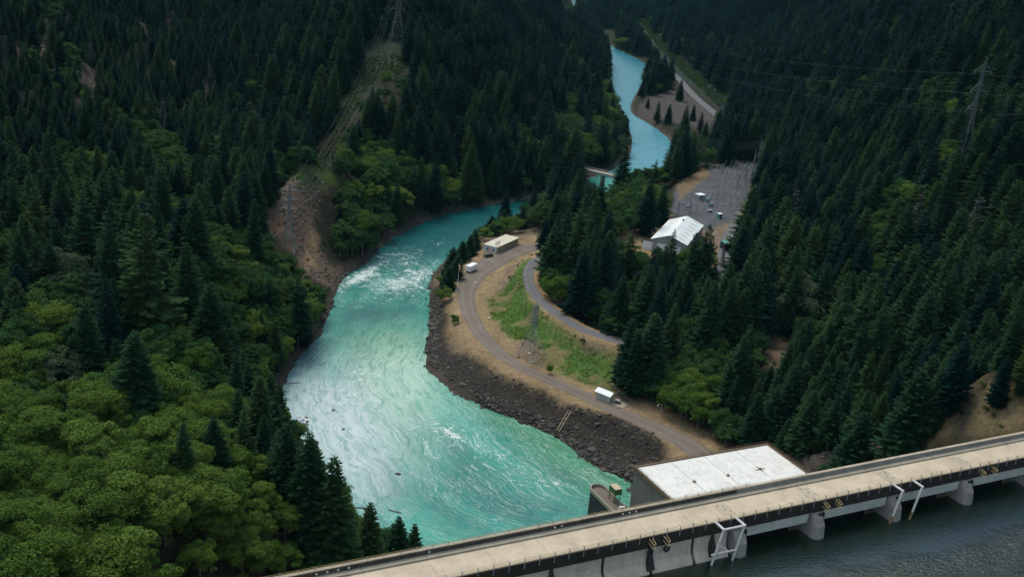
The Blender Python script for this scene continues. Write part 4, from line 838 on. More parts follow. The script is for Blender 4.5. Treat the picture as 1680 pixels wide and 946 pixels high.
# bridge
p0 = U(950, 274, 9); p1 = U(1088, 306, 9); br = thing('road_bridge', 'small pale girder bridge over the river between the dark firs', 'bridge', p0)
dv = p1 - p0; L = np.linalg.norm(dv); br.rotation_euler = (0, 0, math.atan2(dv[1], dv[0]))
for i in range(10): MB().box(L * i / 10 + .02, L * (i + 1) / 10 - .02, -2.4, 2.4, -.3, 0).ob('deck_slab', M['walk'], br)
for y in (-2.5, 2.3):
    MB().box(0, L, y, y + .2, -1.5, -.31).ob('girder', M['galv'], br); MB().box(0, L, y, y + .12, .9, 1.0).ob('rail', M['white'], br)
    for i in range(12): MB().box(L * i / 11 - .06, L * i / 11 + .06, y, y + .12, 0.001, .89).ob('rail_post', M['white'], br)
[MB().box(L * f_ - .6, L * f_ + .6, -2, 2, -11, -1.52).ob('bridge_pier', M['pier'], br) for f_ in (.3, .62)]
# ------------------------------------------------------------ pylons and conductors
def pylon(pos, H, bw, rot, lab, arms=((.62, 3.6), (.76, 3.6), (.90, 3.6)), waist=.52, th=.11, mt='tower'):
    t_ = thing('pylon', lab, 'pylon', pos, rot)
    def hw(q): return bw * (1 - q / waist) + bw * .2 * (q / waist) if q < waist else bw * .2 * (1 - (q - waist) / (1 - waist) * .35)
    cs = [(-1, -1), (1, -1), (1, 1), (-1, 1)]; Q = [0, .2, .38, waist, .6, .68, .76, .84, .92]
    for x, y in cs:
        MB().tube([(x * hw(q), y * hw(q), q * H) for q in (0, waist, .94)], th, 4).ob('leg', M[mt], t_)
        MB().box(x * bw - .5, x * bw + .5, y * bw - .5, y * bw + .5, -1.2, .15).ob('footing', M['pad'], t_)
    for (x0, y0), (x1, y1) in zip(cs, cs[1:] + cs[:1]):
        m = MB()
        for q0, q1 in zip(Q, Q[1:]):
            h0, h1 = hw(q0), hw(q1)
            m.bar((x0 * h0, y0 * h0, q0 * H), (x1 * h1, y1 * h1, q1 * H), th * .6); m.bar((x1 * h0, y1 * h0, q0 * H), (x0 * h1, y0 * h1, q1 * H), th * .6); m.bar((x0 * h1, y0 * h1, q1 * H), (x1 * h1, y1 * h1, q1 * H), th * .6)
        m.ob('bracing_panel', M[mt], t_)
    for q, L_ in arms:
        h_ = hw(q)
        for sg in (-1, 1):
            m = MB()
            for y in (-h_, h_): m.bar((sg * h_, y, q * H), (sg * L_, 0, q * H), th * .8).bar((sg * h_, y, (q + .055) * H), (sg * L_, 0, q * H), th * .6)
            m.ob('cross_arm', M[mt], t_); MB().bar((sg * L_, 0, q * H), (sg * L_, 0, q * H - 1.3), .1, 6).ob('insulator', M['galv'], t_)
    MB().tube([(-hw(.94), 0, .94 * H), (0, 0, H), (hw(.94), 0, .94 * H)], th * .8, 4).bar((0, -hw(.94), .94 * H), (0, 0, H), th * .7).bar((0, hw(.94), .94 * H), (0, 0, H), th * .7).ob('peak', M[mt], t_)
    ca_, sa_ = cos(rot), sin(rot)
    return [np.array([pos[0] + sg * L_ * ca_, pos[1] + sg * L_ * sa_, pos[2] + q * H - 1.3]) for q, L_ in arms for sg in (-1, 1)]
def on_ground(u, v, t): p = U(u, v, t=t); return (p[0], p[1], float(zt(p[0], p[1])))
def top_h(pos, vt):
    for h in np.arange(8, 80, .5):
        if proj((pos[0], pos[1], pos[2] + h))[1] <= vt: return h
    return 60
PL = hit(474, 408, 380); PL = (PL[0], PL[1], float(zt(PL[0], PL[1]))); hL = top_h(PL, 301)
PT = hit(650, 84, 600); PT = (PT[0], PT[1], float(zt(PT[0], PT[1])))
p = U(872, 580, 8.5); PMd = (p[0], p[1], float(zt(p[0], p[1]))); hM = top_h(PMd, 496)
PR = on_ground(1588, 225, 455); hR = top_h(PR, 98)
AL = pylon(PL, hL, 2.6, .05, 'steel lattice pylon standing in front of the bare rocky cliff left of the river', th=.13)
AT = pylon(PT, 52, 6.5, .35, 'tall steel lattice pylon on the stony clearing at the top of the picture', th=.17, arms=((.55, 5), (.68, 5), (.82, 5)), waist=.5, mt='fartower')
AM = pylon(PMd, hM, 3.6, .9, 'steel lattice pylon on the grassy slope between the two roads', arms=((.70, 1.9), (.79, 2.2), (.88, 1.9)), waist=.62, th=.12)
AR = pylon(PR, hR, 3.2, .1, 'leaning-looking lattice pylon among the dark firs high on the right slope', th=.15, arms=((.60, 3.4), (.75, 3.4), (.9, 3.6)), mt='fartower')
def line(a_, b_, sag, lab, grp, r=.045, n=26):
    a_ = np.array(a_, float); b_ = np.array(b_, float); t_ = thing('power_line', lab, 'power line', a_, 0, grp)
    pts = [tuple((b_ - a_) * q - np.array([0, 0, 4 * sag * q * (1 - q)])) for q in np.linspace(0, 1, n)]
    MB().tube(pts, r * .8, 4).ob('conductor', M['wire'], t_)
lv = ['lower left', 'lower right', 'middle left', 'middle right', 'upper left', 'upper right']
for i in range(6): line(AL[i], AT[i], 16, lv[i] + ' wire rising from the cliff pylon to the pylon at the top', 'wires from the cliff pylon uphill', .06)
for i in range(6): line(AT[i], G1 + np.array([(i % 2) * 4 - 2, 0, -3 - (i // 2) * 1.5]), 26 + 3 * i, lv[i] + ' wire sweeping from the top pylon over the forest to the switchyard', 'wires from the top pylon to the switchyard', .06)
for i, k_ in enumerate((1, 3, 5)): line(AL[k_], W(147.5, 202 - i * 3, 22), 24, ['lowest', 'middle', 'highest'][i] + ' wire crossing the river from the cliff pylon', 'wires crossing the river', .035)
for i in range(4): line(AM[i + 1], W(166 + i * 1.5, 202.6, 21.8), 2.5, ['first', 'second', 'third', 'fourth'][i] + ' wire from the left of those running from the roadside pylon down to the powerhouse', 'wires from the roadside pylon to the powerhouse', .035)
for i in range(3): line(AM[i * 2], HP + np.array([(i - 1) * 1.6, 0, 0]), 1.5, ['left', 'middle', 'right'][i] + ' wire between the roadside pylon and the wooden pole', 'wires to the wooden pole', .03)
PK = on_ground(893, 352, 560)
for i in range(3): line(HP + np.array([(i - 1) * 1.6, 0, 0]), (PK[0] + i, PK[1], PK[2] + 16), 1.5, ['left', 'middle', 'right'][i] + ' wire climbing from the wooden pole into the firs behind', 'wires above the long building', .03)
for i in range(3):
    e0 = U(880, -40 + 14 * i, t=1500); e1 = U(1800, 95 + 32 * i, t=360)
    line(AR[4 - 2 * i], e0, 30, ['top', 'middle', 'bottom'][i] + ' wire running left across the hill from the right slope pylon', 'wires over the right hill', .045); line(AR[5 - 2 * i], e1, 3, ['top', 'middle', 'bottom'][i] + ' wire leaving the right slope pylon to the right', 'wires leaving to the right', .04)
# ------------------------------------------------------------ trees
def fir_geo(seed, H=24, R=4.3, base=.1, dens=1.0, droop=.28, ragged=.25):
    rs = np.random.default_rng(seed); V = []; F = []
    z = base * H; brs = []
    while z < H * .975:
        q = (z - base * H) / (H * (1 - base)); r = R * (1 - q) ** .72 * min(1, .55 + q * 4)
        n = max(3, int((3.4 + r * .95) * dens)); a0 = rs.uniform(0, 6.28)
        for k in range(n):
            brs.append((z + rs.uniform(-.25, .25), a0 + 6.283 * k / n + rs.uniform(-.35, .35), max(.25, r * rs.uniform(1 - ragged, 1 + ragged * .45))))
        z += .42 + .42 * (1 - q) * .6
    vs = []; nb = 0
    for z, az, r in brs:
        q = z / H; dx, dy = cos(az), sin(az); px, py = -dy, dx; m = max(3, int(r / .52) + 2)
        dr = droop * (1.2 - q); up0 = .25 * q
        t = np.linspace(.12, 1, m); zs = z + r * (up0 * t - dr * t ** 1.5 + .10 * t ** 4)
        for i in range(m):
            cx, cy, cz = dx * r * t[i], dy * r * t[i], zs[i]
            wl = (.34 * r * (1.12 - t[i]) + .24) * rs.uniform(.75, 1.25); wf = .62 + .13 * r
            for sg in (-1, 1):
                ex = cx + px * sg * wl * .85 + dx * wl * .75; ey = cy + py * sg * wl * .85 + dy * wl * .75; ez = cz - wl * rs.uniform(.12, .5)
                mx_, my_, mz_ = (cx + ex) / 2, (cy + ey) / 2, (cz + ez) / 2
                hw = wf * .30 * rs.uniform(.7, 1.3); qx, qy = dx * hw - px * sg * hw * .5, dy * hw - py * sg * hw * .5; tw = rs.uniform(-.14, .14)
                vs += [(cx, cy, cz), (mx_ - qx, my_ - qy, mz_ - .05 - tw), (ex, ey, ez), (mx_ + qx, my_ + qy, mz_ + .08 + tw)]; nb += 1
        ex, ey, ez = dx * r * 1.12, dy * r * 1.12, zs[-1] - .02 * r; cx, cy, cz = dx * r * .8, dy * r * .8, zs[-1] + .05
        vs += [(cx, cy, cz), (cx * 1.1 + px * .16, cy * 1.1 + py * .16, cz - .03), (ex, ey, ez), (cx * 1.1 - px * .16, cy * 1.1 - py * .16, cz - .03)]; nb += 1
    for k in range(5):
        a_ = k * 1.257; vs += [(0, 0, H * .93 + .02 * k), (.18 * cos(a_), .18 * sin(a_), H * .955), (0, 0, H + .15), (.12 * cos(a_ + .9), .12 * sin(a_ + .9), H * .965)]; nb += 1
    return np.array(vs, float), np.arange(nb * 4).reshape(-1, 4)
def broad_geo(seed, R=4.6, H=10.5, n=3600, ls=.50, flat_=.72, lobes=24):
    rs = np.random.default_rng(seed); C = []; cz = H - R * flat_
    for i in range(lobes):
        d = rs.normal(size=3); d /= np.linalg.norm(d); d[2] = abs(d[2]) * 1.0 - .3 if rs.random() < .85 else d[2]
        rr = rs.uniform(.45, .82); C.append((d[0] * R * rr, d[1] * R * rr, cz + d[2] * R * flat_ * rr, R * rs.uniform(.20, .36)))
    C.append((0, 0, cz, R * .45)); C = np.array(C)
    # every lobe carries small puffs of leaves; leaves sit on the puffs' upper sides
    np_ = int(40 + 60 * (R / 4.5) ** 2) if n > 1000 else 12; wgt = C[:, 3] ** 2; k = rs.choice(len(C), np_, p=wgt / wgt.sum())
    d = rs.normal(size=(np_, 3)); d[:, 2] = d[:, 2] * .8 + .35; d /= np.linalg.norm(d, axis=1)[:, None]
    PC = C[k, :3] + d * (C[k, 3] * rs.uniform(.75, 1.0, np_))[:, None]; PR = rs.uniform(.14, .24, np_) * R
    k = rs.choice(np_, n, p=PR ** 2 / (PR ** 2).sum()); d = rs.normal(size=(n, 3)); d[:, 2] = d[:, 2] * .75 + .45; d /= np.linalg.norm(d, axis=1)[:, None]
    P = PC[k] + d * (PR[k] * rs.uniform(.75, 1.08, n))[:, None] * np.array([1, 1, .7])
    nn = d * .6 + rs.normal(size=(n, 3)) * .45 + np.array([0, 0, .5]); nn /= np.linalg.norm(nn, axis=1)[:, None]
    a = np.cross(nn, rs.normal(size=(n, 3))); a /= np.linalg.norm(a, axis=1)[:, None]; b = np.cross(nn, a)
    s = ls * rs.uniform(.6, 1.25, n)[:, None]; fold = nn * s * rs.uniform(-.25, .1, n)[:, None]
    vs = np.stack([P - a * s * .62, P - b * s * .38 + fold, P + a * s * .62, P + b * s * .38 + fold], 1).reshape(-1, 3)
    return vs, np.arange(n * 4).reshape(-1, 4)
def trunk_geo(H, r, limbs=0, seed=0, n=7, spread=3, z0=.35, dead=False):
    rs = np.random.default_rng(seed + 50); m = MB(); bx, by = rs.uniform(-.02, .02, 2) * H
    m.bar((0, 0, -1.5), (bx * .4, by * .4, H * .4), r, n, r * .72); m.bar((bx * .4, by * .4, H * .4), (bx, by, H), r * .72, n, r * .08)
    for i in range(limbs):
        z = H * (z0 + (.93 - z0) * (i + .5) / limbs); a_ = i * 2.4 + rs.uniform(-.4, .4); q = 1 - z / H
        L = spread * (q ** .7 if dead else 1) * rs.uniform(.5, 1.1); k = z / H
        m.bar((bx * k, by * k, z), (bx * k + cos(a_) * L, by * k + sin(a_) * L, z + (L * rs.uniform(-.15, .1) if dead else L * .9)), r * .3, 4, r * .06)
    v = np.array(m.v, float); return v, m.f
def tree_meshes(name, geo, tr, cm, tm):
    cmesh = fast_mesh(name + '_crown', *geo); cmesh.materials.append(cm)
    tmesh = new_mesh(name + '_trunk', tr[0], tr[1]); tmesh.materials.append(tm)
    nv = len(geo[0]); bm = bmesh.new(); bm.from_mesh(cmesh); bm.from_mesh(tmesh); j = bpy.data.meshes.new(name + '_whole'); bm.to_mesh(j); bm.free()
    j.materials.append(cm); j.materials.append(tm); mi = np.zeros(len(j.polygons), np.int32); mi[len(geo[1]):] = 1; j.polygons.foreach_set('material_index', mi)
    return cmesh, tmesh, j
SP = {'fir': [], 'broad': [], 'sage': [], 'snag': []}
for i in range(7):
    H = 24; SP['fir'].append((H, tree_meshes('fir', fir_geo(i, H, [6.0, 5.2, 6.6, 5.5, 4.7, 6.3, 5.5][i], [.06, .1, .04, .16, .08, .05, .22][i], [1, .95, 1.1, .85, 1, 1, .75][i], [.3, .42, .26, .35, .22, .4, .3][i], [.2, .25, .2, .4, .2, .3, .5][i]), trunk_geo(H, .34, 0, i), M['fir'], M['bark'])))
SP['spruce'] = []
for i in range(5):
    H = 24; SP['spruce'].append((H, tree_meshes('spruce', fir_geo(40 + i, H, [5.8, 5.0, 6.4, 5.4, 6.0][i], [.05, .08, .1, .04, .12][i], 1, [.3, .26, .36, .24, .4][i], [.25, .3, .2, .35, .45][i]), trunk_geo(H, .34, 0, i), M['spruce'], M['bark'])))
for i in range(6):
    H = [10.5, 11.5, 9.5, 12, 10, 11][i]; SP['broad'].append((H, tree_meshes('broadleaf', broad_geo(i, [5.0, 4.6, 5.6, 4.8, 4.3, 5.8][i], H, 10500, .31, [.85, .95, .75, 1.0, .95, .8][i], [24, 20, 30, 22, 16, 30][i]), trunk_geo(H * .72, .24, 7, i, spread=2.6), M['broad'], M['greybark'])))
SP['alder'] = []
for i in range(4): H = 11; SP['alder'].append((H, tree_meshes('alder', broad_geo(90 + i, [4.4, 4.0, 4.8, 4.2][i], H, 8500, .34, [1.15, 1.3, 1.1, 1.2][i], 28), trunk_geo(H * .72, .24, 7, i, spread=2.6), M['alder'], M['greybark'])))
for i in range(2): SP['sage'].append((14, tree_meshes('willow', broad_geo(30 + i, 5.6, 14, 10000, .3, 1.22, 40), trunk_geo(10, .3, 9, i, spread=3.4), M['sage'], M['greybark'])))
for i in range(3):
    v_, f_ = fir_geo(60 + i, 18, 1.7, .3, .42, .1, .6); v_[:, :2] *= 1
    SP['snag'].append((18, tree_meshes('snag', (v_[: len(v_) // 6 * 4 // 4 * 4], f_[: len(v_) // 6 * 4 // 4]), trunk_geo(18, .22, 34, i, spread=2.6, z0=.15, dead=True), M['snag'], M['snag'])))
# pixel windows of the open ground: nothing may grow in front of them
OPEN = [[(474, 668), (472, 642), (492, 602), (540, 550), (552, 520), (553, 490), (572, 462), (608, 440), (650, 398), (708, 366), (774, 346), (855, 333), (862, 338), (800, 352), (785, 378), (762, 398), (730, 425), (722, 452), (722, 480), (737, 500), (752, 486), (756, 450), (770, 423), (792, 402), (815, 384), (850, 379), (876, 380), (880, 400), (868, 430), (868, 458), (880, 482), (905, 504), (950, 530), (1008, 556), (1003, 580), (998, 612), (1005, 640), (1060, 668), (1105, 700), (1160, 738), (1245, 726), (1325, 772), (1240, 792), (840, 870), (700, 895), (688, 866), (640, 870), (612, 830), (592, 800), (565, 770), (552, 740), (520, 720), (497, 690)],
        [(436, 352), (470, 296), (563, 288), (560, 303), (524, 345), (519, 400), (540, 430), (600, 425), (560, 450), (535, 470), (505, 452), (484, 416), (450, 385)],
        [(604, 62), (655, 62), (668, 112), (648, 132), (636, 112), (600, 152), (570, 200), (550, 250), (526, 284), (520, 270), (548, 215), (592, 110)],
        [(1000, 125), (1058, 128), (1042, 165), (1062, 195), (1095, 215), (1098, 240), (1072, 268), (1018, 272), (1040, 245), (1036, 200), (1020, 178), (1004, 142)],
        [(1048, 170), (1085, 158), (1104, 140), (1112, 128), (1135, 145), (1180, 185), (1165, 208), (1140, 212), (1110, 188), (1070, 183)],
        [(1040, 22), (1058, 34), (1102, 84), (1196, 158), (1180, 176), (1132, 132), (1076, 74)],
        [(1103, 306), (1118, 290), (1150, 280), (1200, 266), (1246, 262), (1238, 290), (1213, 340), (1206, 385), (1190, 408), (1160, 380), (1152, 365), (1130, 352), (1100, 345)],
        [(1068, 390), (1098, 360), (1131, 355), (1154, 370), (1142, 385), (1128, 392), (1110, 398), (1085, 392)],
        [(1014, 388), (1058, 380), (1060, 394), (1018, 400)],
        [(1310, 758), (1345, 742), (1372, 735), (1392, 745), (1440, 722), (1470, 726), (1380, 750)], [(1560, 712), (1566, 690), (1590, 684), (1620, 672), (1680, 655), (1680, 700)],
        [(1257, 542), (1283, 547), (1293, 598), (1265, 598)], [(132, 398), (156, 396), (153, 428), (136, 424)], [(958, 266), (1024, 282), (1024, 298), (958, 288)], [(1036, 428), (1052, 425), (1054, 446), (1036, 448)],
        [(918, -5), (947, -5), (942, 12), (928, 8)], [(1184, 388), (1210, 388), (1206, 410), (1186, 412)], [(1064, 394), (1098, 358), (1134, 354), (1156, 372), (1124, 408)]]
AN = [  # u, v, reach, share of broadleaf, height of broadleaf, height of conifers
    (100, 880, .98, 10.5, 12), (300, 900, .97, 10, 13), (120, 760, .93, 10.5, 17), (260, 740, .92, 10, 17), (430, 900, .9, 8.5, 17), (520, 915, .97, 7, 12), (560, 930, .97, 6, 12), (400, 830, .75, 9, 20), (330, 720, .35, 10, 22), (430, 740, .12, 10, 24), (480, 780, .05, 9, 24), (60, 650, .85, 11, 16), (160, 600, .45, 12, 18), (30, 520, .7, 11, 17), (60, 420, .45, 12, 18), (20, 600, .8, 11, 16), (120, 480, .5, 13, 20), (230, 560, .15, 12, 24), (250, 470, .35, 13, 23), (180, 540, .45, 12, 22), (330, 500, .5, 12, 20), (370, 560, .6, 12, 19), (420, 500, .85, 13, 18), (340, 420, .75, 13, 19), (300, 480, .5, 13, 20), (450, 540, .8, 11, 16), (230, 360, .65, 13, 19), (290, 310, .5, 12, 19), (400, 600, .4, 10, 20), (440, 620, .5, 8, 18),
    (60, 330, .08, 10, 20), (60, 200, .02, 8, 15), (200, 120, .02, 8, 15), (330, 200, .04, 10, 15), (200, 250, .1, 11, 18), (400, 300, .15, 12, 20), (450, 200, .03, 10, 22), (500, 60, .02, 10, 22), (570, 320, .5, 11, 18), (610, 370, .6, 11, 18), (660, 320, .5, 13, 20), (700, 310, .35, 13, 22), (560, 400, .6, 10, 15), (780, 280, .15, 10, 24), (750, 100, .02, 10, 22), (880, 150, .25, 12, 20), (960, 200, .5, 13, 19), (960, 80, .3, 12, 20),
    (840, 350, .75, 8, 14), (740, 440, .15, 6, 11), (920, 380, .15, 14, 26), (1050, 340, .5, 13, 24), (1000, 450, .25, 13, 28), (1130, 480, .05, 10, 28), (1200, 520, .10, 13, 26), (1050, 620, .3, 11, 20), (1150, 680, .75, 9, 15), (1100, 670, .5, 9, 16), (1250, 650, .1, 9, 20), (1300, 330, .06, 11, 24), (1320, 480, .2, 13, 22), (1350, 200, .45, 14, 22), (1400, 330, .25, 13, 22), (1480, 300, .3, 12, 22), (1450, 80, .25, 13, 22), (1540, 180, .3, 13, 22), (1600, 330, .05, 12, 24), (1560, 560, .04, 10, 23), (1430, 600, .03, 10, 22), (1380, 700, .2, 7, 14), (1600, 640, .05, 6, 16), (1120, 230, .05, 10, 20)]
ANa = np.array(AN)
# candidate spots, denser near the camera
pts = []
def cand(t0, t1, sp):
    xs = np.arange(-.62 * t1, .66 * t1, sp); ys = np.arange(.78 * t0, 1.1 * t1, sp); X, Y = np.meshgrid(xs, ys)
    X = (X + rng.uniform(-.42, .42, X.shape) * sp + (np.arange(len(ys)) % 2)[:, None] * sp * .5).ravel(); Y = (Y + rng.uniform(-.42, .42, Y.shape) * sp).ravel()
    Z = zt(X, Y); P = np.stack([X, Y, Z], 1); u, v, t = proj(P); m = (t >= t0) & (t < t1) & (u > -200) & (u < 1880) & (v > -330) & (v < 1200)
    pts.append(np.c_[P[m], u[m], v[m], t[m], np.full(m.sum(), sp)])
cand(110, 330, 7.4); cand(330, 640, 7.0); cand(640, 1100, 7.2); cand(1100, 1700, 8.5); cand(1700, 2700, 11)
cand(110, 300, 5.6); cand(300, 520, 5.9)
small = np.concatenate([np.full(len(q_), i_ >= 5) for i_, q_ in enumerate(pts)])
T = np.concatenate(pts); x, y, z, u, v, t, spc = T.T
ok = z > 1.2
dr_, _ = dpoly(x, y, RIVER, True); ok &= ~inpoly(x, y, RIVER) & (dr_ > 1.5)
for ln, hw in ((R1w, 9), (R2w, 6), (R3w, 6), (R4w, 7)): d_, _ = dpoly(x, y, ln); ok &= d_ > hw
for k_, (p_, _) in PADW.items():
    d_, _ = dpoly(x, y, p_, True); ok &= ~inpoly(x, y, p_) & (d_ > 3)
ok &= ~inpoly(x, y, GREENP) & ~inpoly(x, y, CLIFF)
s_ = x * DS[0] + y * DS[1]; w_ = x * DN[0] + y * DN[1]
ok &= ~((w_ < 122) & (s_ > -30)) & ~((s_ > 60) & (s_ < 194) & (w_ < 206)) & ~((s_ > 194) & (s_ < 200) & (w_ < 196))
dA = np.hypot(u[:, None] - ANa[None, :, 0], (v[:, None] - 15 - ANa[None, :, 1]) * 1.2) + 12
wA = 1 / dA ** 3.2; wA /= wA.sum(1)[:, None]; pb = wA @ ANa[:, 2]; pb = np.where((pb > .05) & (pb < .6), pb + .13, pb); pb = np.where(small, pb * .6 + .3, pb); hb = wA @ ANa[:, 3]; hf = wA @ ANa[:, 4]
rnd = rng.random(len(x)); clump = fbm(x / 26, y / 26, 3, 77)
isb = (clump * .75 + rnd * .25) < np.clip((pb - .5) * .62 + .5, 0, 1) * (pb > .03) + (pb <= .03) * -1; isb = np.where(pb > .86, rnd < .99, isb)
hs_ = rng.uniform(.62, 1.22, len(x)); hf = hf * (1 + .2 * np.clip((t - 550) / 200, 0, 1)) * (1 + .22 * np.exp(-((u - 280) / 260) ** 2 - ((v - 560) / 170) ** 2)) * (1 - .28 * np.exp(-((u - 150) / 260) ** 2 - ((v - 120) / 150) ** 2)); h = np.where(isb, hb * 1.22 * (hs_ * .5 + .5), hf * np.clip(1.02 + (t - 230) / 400, 1.02, 1.32) * (hs_ * .85 + .15)); h = np.where(small, h * np.where(isb, .72, .5), h)
kk = rng.random(len(x))
snagz = np.zeros(len(x))
for (su, sv, sr) in [(270, 50, 60), (330, 120, 45), (60, 70, 60), (35, 160, 40), (160, 130, 40), (300, 190, 30), (1430, 420, 25), (1520, 400, 40), (880, 420, 15)]: snagz = np.maximum(snagz, np.exp(-((u - su) ** 2 + (v - 10 - sv) ** 2) / sr ** 2))
sn = kk < snagz * .22 + .001; isb &= ~sn
cw = np.where(isb, 4.2, 3.6) * (h / np.where(isb, 10.5, 24))
cwp = cw / t * FPX
def covered(uu, vv):
    r = np.zeros(len(x), bool)
    for p_ in OPEN: r |= inpoly(uu, vv, p_)
    return r
for q, wq in ((1.0, 0), (.85, .3), (.6, .6), (.35, .9), (.1, .7)):
    Pq = np.stack([x, y, z + h * q], 1); uq, vq, _ = proj(Pq)
    for sg in ((-1, 1) if wq else (0,)): ok &= ~covered(uq + sg * cwp * wq, vq)
_, vtop, _ = proj(np.stack([x, y, z + h], 1)); ok &= (vtop < 960) & (v > -300)
# thin the tight spots of small trees less, of tall trees more
ok &= (rng.random(len(x)) < np.where(isb, .9, np.clip(1.15 - hf / 60, .6, 1)))
ok &= rng.random(len(x)) > np.clip(snagz * .55, 0, .5)
lz_ = np.exp(-((u - 120) / 380) ** 2 - ((v - 900) / 215) ** 2) * 1.3 + .9 * np.exp(-((u - 1140) / 60) ** 2 - ((v - 670) / 40) ** 2) + .15 * np.exp(-((u - 480) / 160) ** 2 - ((v - 480) / 120) ** 2)
lightz = rng.random(len(x)) < np.clip(lz_ * 1.3, .12, 1)
dk = rng.random(len(x)) < np.clip((t - 300) / 600, .08, .92)  # the needles coloured for dim, hazy distance grow commoner further off
I_ = np.where(ok)[0]
TR = [dict(x=x[i], y=y[i], z=z[i], h=h[i], k='snag' if sn[i] else (('broad' if lightz[i] else 'alder') if isb[i] else ('spruce' if dk[i] else 'fir')), t=t[i]) for i in I_]
# trees that stand out one by one in the photograph: tip pixel, distance, height
def solo(kind, ut, vt, t_, hh, lab, var=0, wide=1.0, zfix=None):
    P = U(ut, vt, t=t_); gz = float(zt(P[0], P[1])); gz = max(gz, .5)
    if hh is not None:
        for _ in range(8):
            P = U(ut, vt, z=gz + hh); gz = .5 * gz + .5 * max(.5, float(zt(P[0], P[1])))
        t_ = float((P - CAM) @ FW)
    TR.append(dict(x=P[0], y=P[1], z=gz if zfix is None else zfix, h=P[2] - gz if hh is None else hh, k=kind, t=t_, lab=lab, var=var, wide=wide, solo=True))
solo('fir', 549, 744, 212, 31, 'tallest dark fir at the river edge, its pointed top in front of the pale water', 0, .95)
solo('fir', 608, 822, 188, 21, 'lone fir left of the close pair just above the dam road', 0, 1.0)
solo('fir', 655, 846, 178, 17, 'left fir of the close pair rising just above the dam parapet', 2, 1.1)
solo('fir', 681, 858, 179, 15, 'right fir of the close pair rising just above the dam parapet', 1, 1.1)
solo('fir', 508, 708, 225, 27, 'bushy fir behind the tallest one, at the edge of the shallows', 2, 1.0)
solo('fir', 350, 682, 215, None, 'broad blue-green fir standing over the light green leafy slope', 2, 1.1)
solo('fir', 300, 690, 205, None, 'dark slim fir left of the broad blue-green one', 4, 1.0)
solo('fir', 220, 540, 262, 25, 'large fir with wide drooping boughs in the middle of the left slope', 2, 1.15)
solo('fir', 470, 690, 228, 24, 'dark fir left of the bushy one at the edge of the shallows', 0, 1.0)
solo('sage', 95, 395, 290, 20, 'big grey-green willow-like tree on the left slope below the gravel gully', 0, 1.1)
solo('sage', 105, 562, 222, 14, 'wide grey-green rounded tree above the light green slope', 1, 1.2)
solo('sage', 1322, 440, 400, 24, 'large pale olive leafy tree at the foot of the right slope', 0, 1.35)
solo('fir', 1119, 130, 905, 21, 'lone spruce on the far gravel lot', 2, .95)
solo('fir', 1030, 196, 900, 15, 'fir on the spit where the far river narrows, right one', 1, 1.3); solo('fir', 1003, 128, 1100, 22, 'dark fir on the left bank of the far river above the narrows', 2, 1.1)
solo('fir', 1082, 164, 800, 20, 'left spruce of the three at the near edge of the far gravel lot', 1, 1.0)
solo('fir', 1100, 170, 800, 17, 'middle spruce of the three at the near edge of the far gravel lot', 2, 1.0)
solo('fir', 1128, 172, 790, 25, 'right spruce of the three at the near edge of the far gravel lot', 0, 1.0)
solo('fir', 1160, 198, 780, 16, 'spruce at the right end of the far gravel lot beside the road', 2, 1.0)
for i_, (uu_, vv_, hh_) in enumerate([(1068, 156, 30), (1078, 150, 34), (1088, 152, 31), (1096, 146, 33), (1060, 150, 26), (1072, 140, 30), (1086, 134, 30), (1052, 160, 18), (1100, 132, 26), (1062, 178, 11), (1136, 198, 15), (1148, 216, 17)]):
    P_ = U(uu_, vv_, 6); TR.append(dict(x=P_[0], y=P_[1], z=5.5, h=hh_, k='spruce', t=proj(P_)[2], lab=(['first', 'second', 'third', 'fourth', 'fifth', 'sixth', 'seventh', 'eighth', 'ninth'][i_] + ' tree of the dark clump left of the lone spruce on the gravel lot') if i_ < 9 else ['little tree at the left tip of the far gravel lot', 'spruce between the three near ones and the far road', 'spruce below the far gravel lot near the road end'][i_ - 9], var=i_ % 5, wide=1.1, solo=True))
solo('fir', 1099, 246, 640, 24, 'feathery fir in front of the bright blue bend of the river', 3, 1.0)
solo('fir', 1078, 262, 640, 20, 'shorter fir left of the feathery one before the blue bend', 3, 1.0)
solo('fir', 1038, 376, 440, None, 'tall layered fir standing before the left end of the warehouse', 3, 1.0)
solo('fir', 1108, 374, 445, None, 'slim-topped fir reaching up in front of the white warehouse roof', 3, .75)
solo('fir', 1166, 366, 440, None, 'ragged fir beside the right corner of the warehouse', 6, 1.0)
solo('fir', 1143, 380, 442, None, 'dark fir between the slim-topped and the ragged one before the warehouse', 6, .9)
solo('fir', 1420, 672, 268, None, 'light green young fir on the rocky ground above the dam road', 2, 1.1)
solo('fir', 1385, 680, 275, 9, 'small fir left of the light green young one above the dam', 2, 1.1)
solo('fir', 1515, 600, 250, None, 'dense fir beside the tan slope above the dam', 2, 1.1)
solo('broad', 760, 498, 385, 4.5, 'small round bush on the bank outside the road bend', 0, 1.0); TR[-1].update(x=U(745, 533, 6)[0], y=U(745, 533, 6)[1]); TR[-1]['z'] = float(zt(TR[-1]['x'], TR[-1]['y'])) - .6
solo('broad', 902, 590, 350, 4.0, 'dark round bush on the grass right of the roadside pylon', 1, 1.0); TR[-1].update(x=U(903, 608, 8)[0], y=U(903, 608, 8)[1]); TR[-1]['z'] = float(zt(TR[-1]['x'], TR[-1]['y'])) - .4
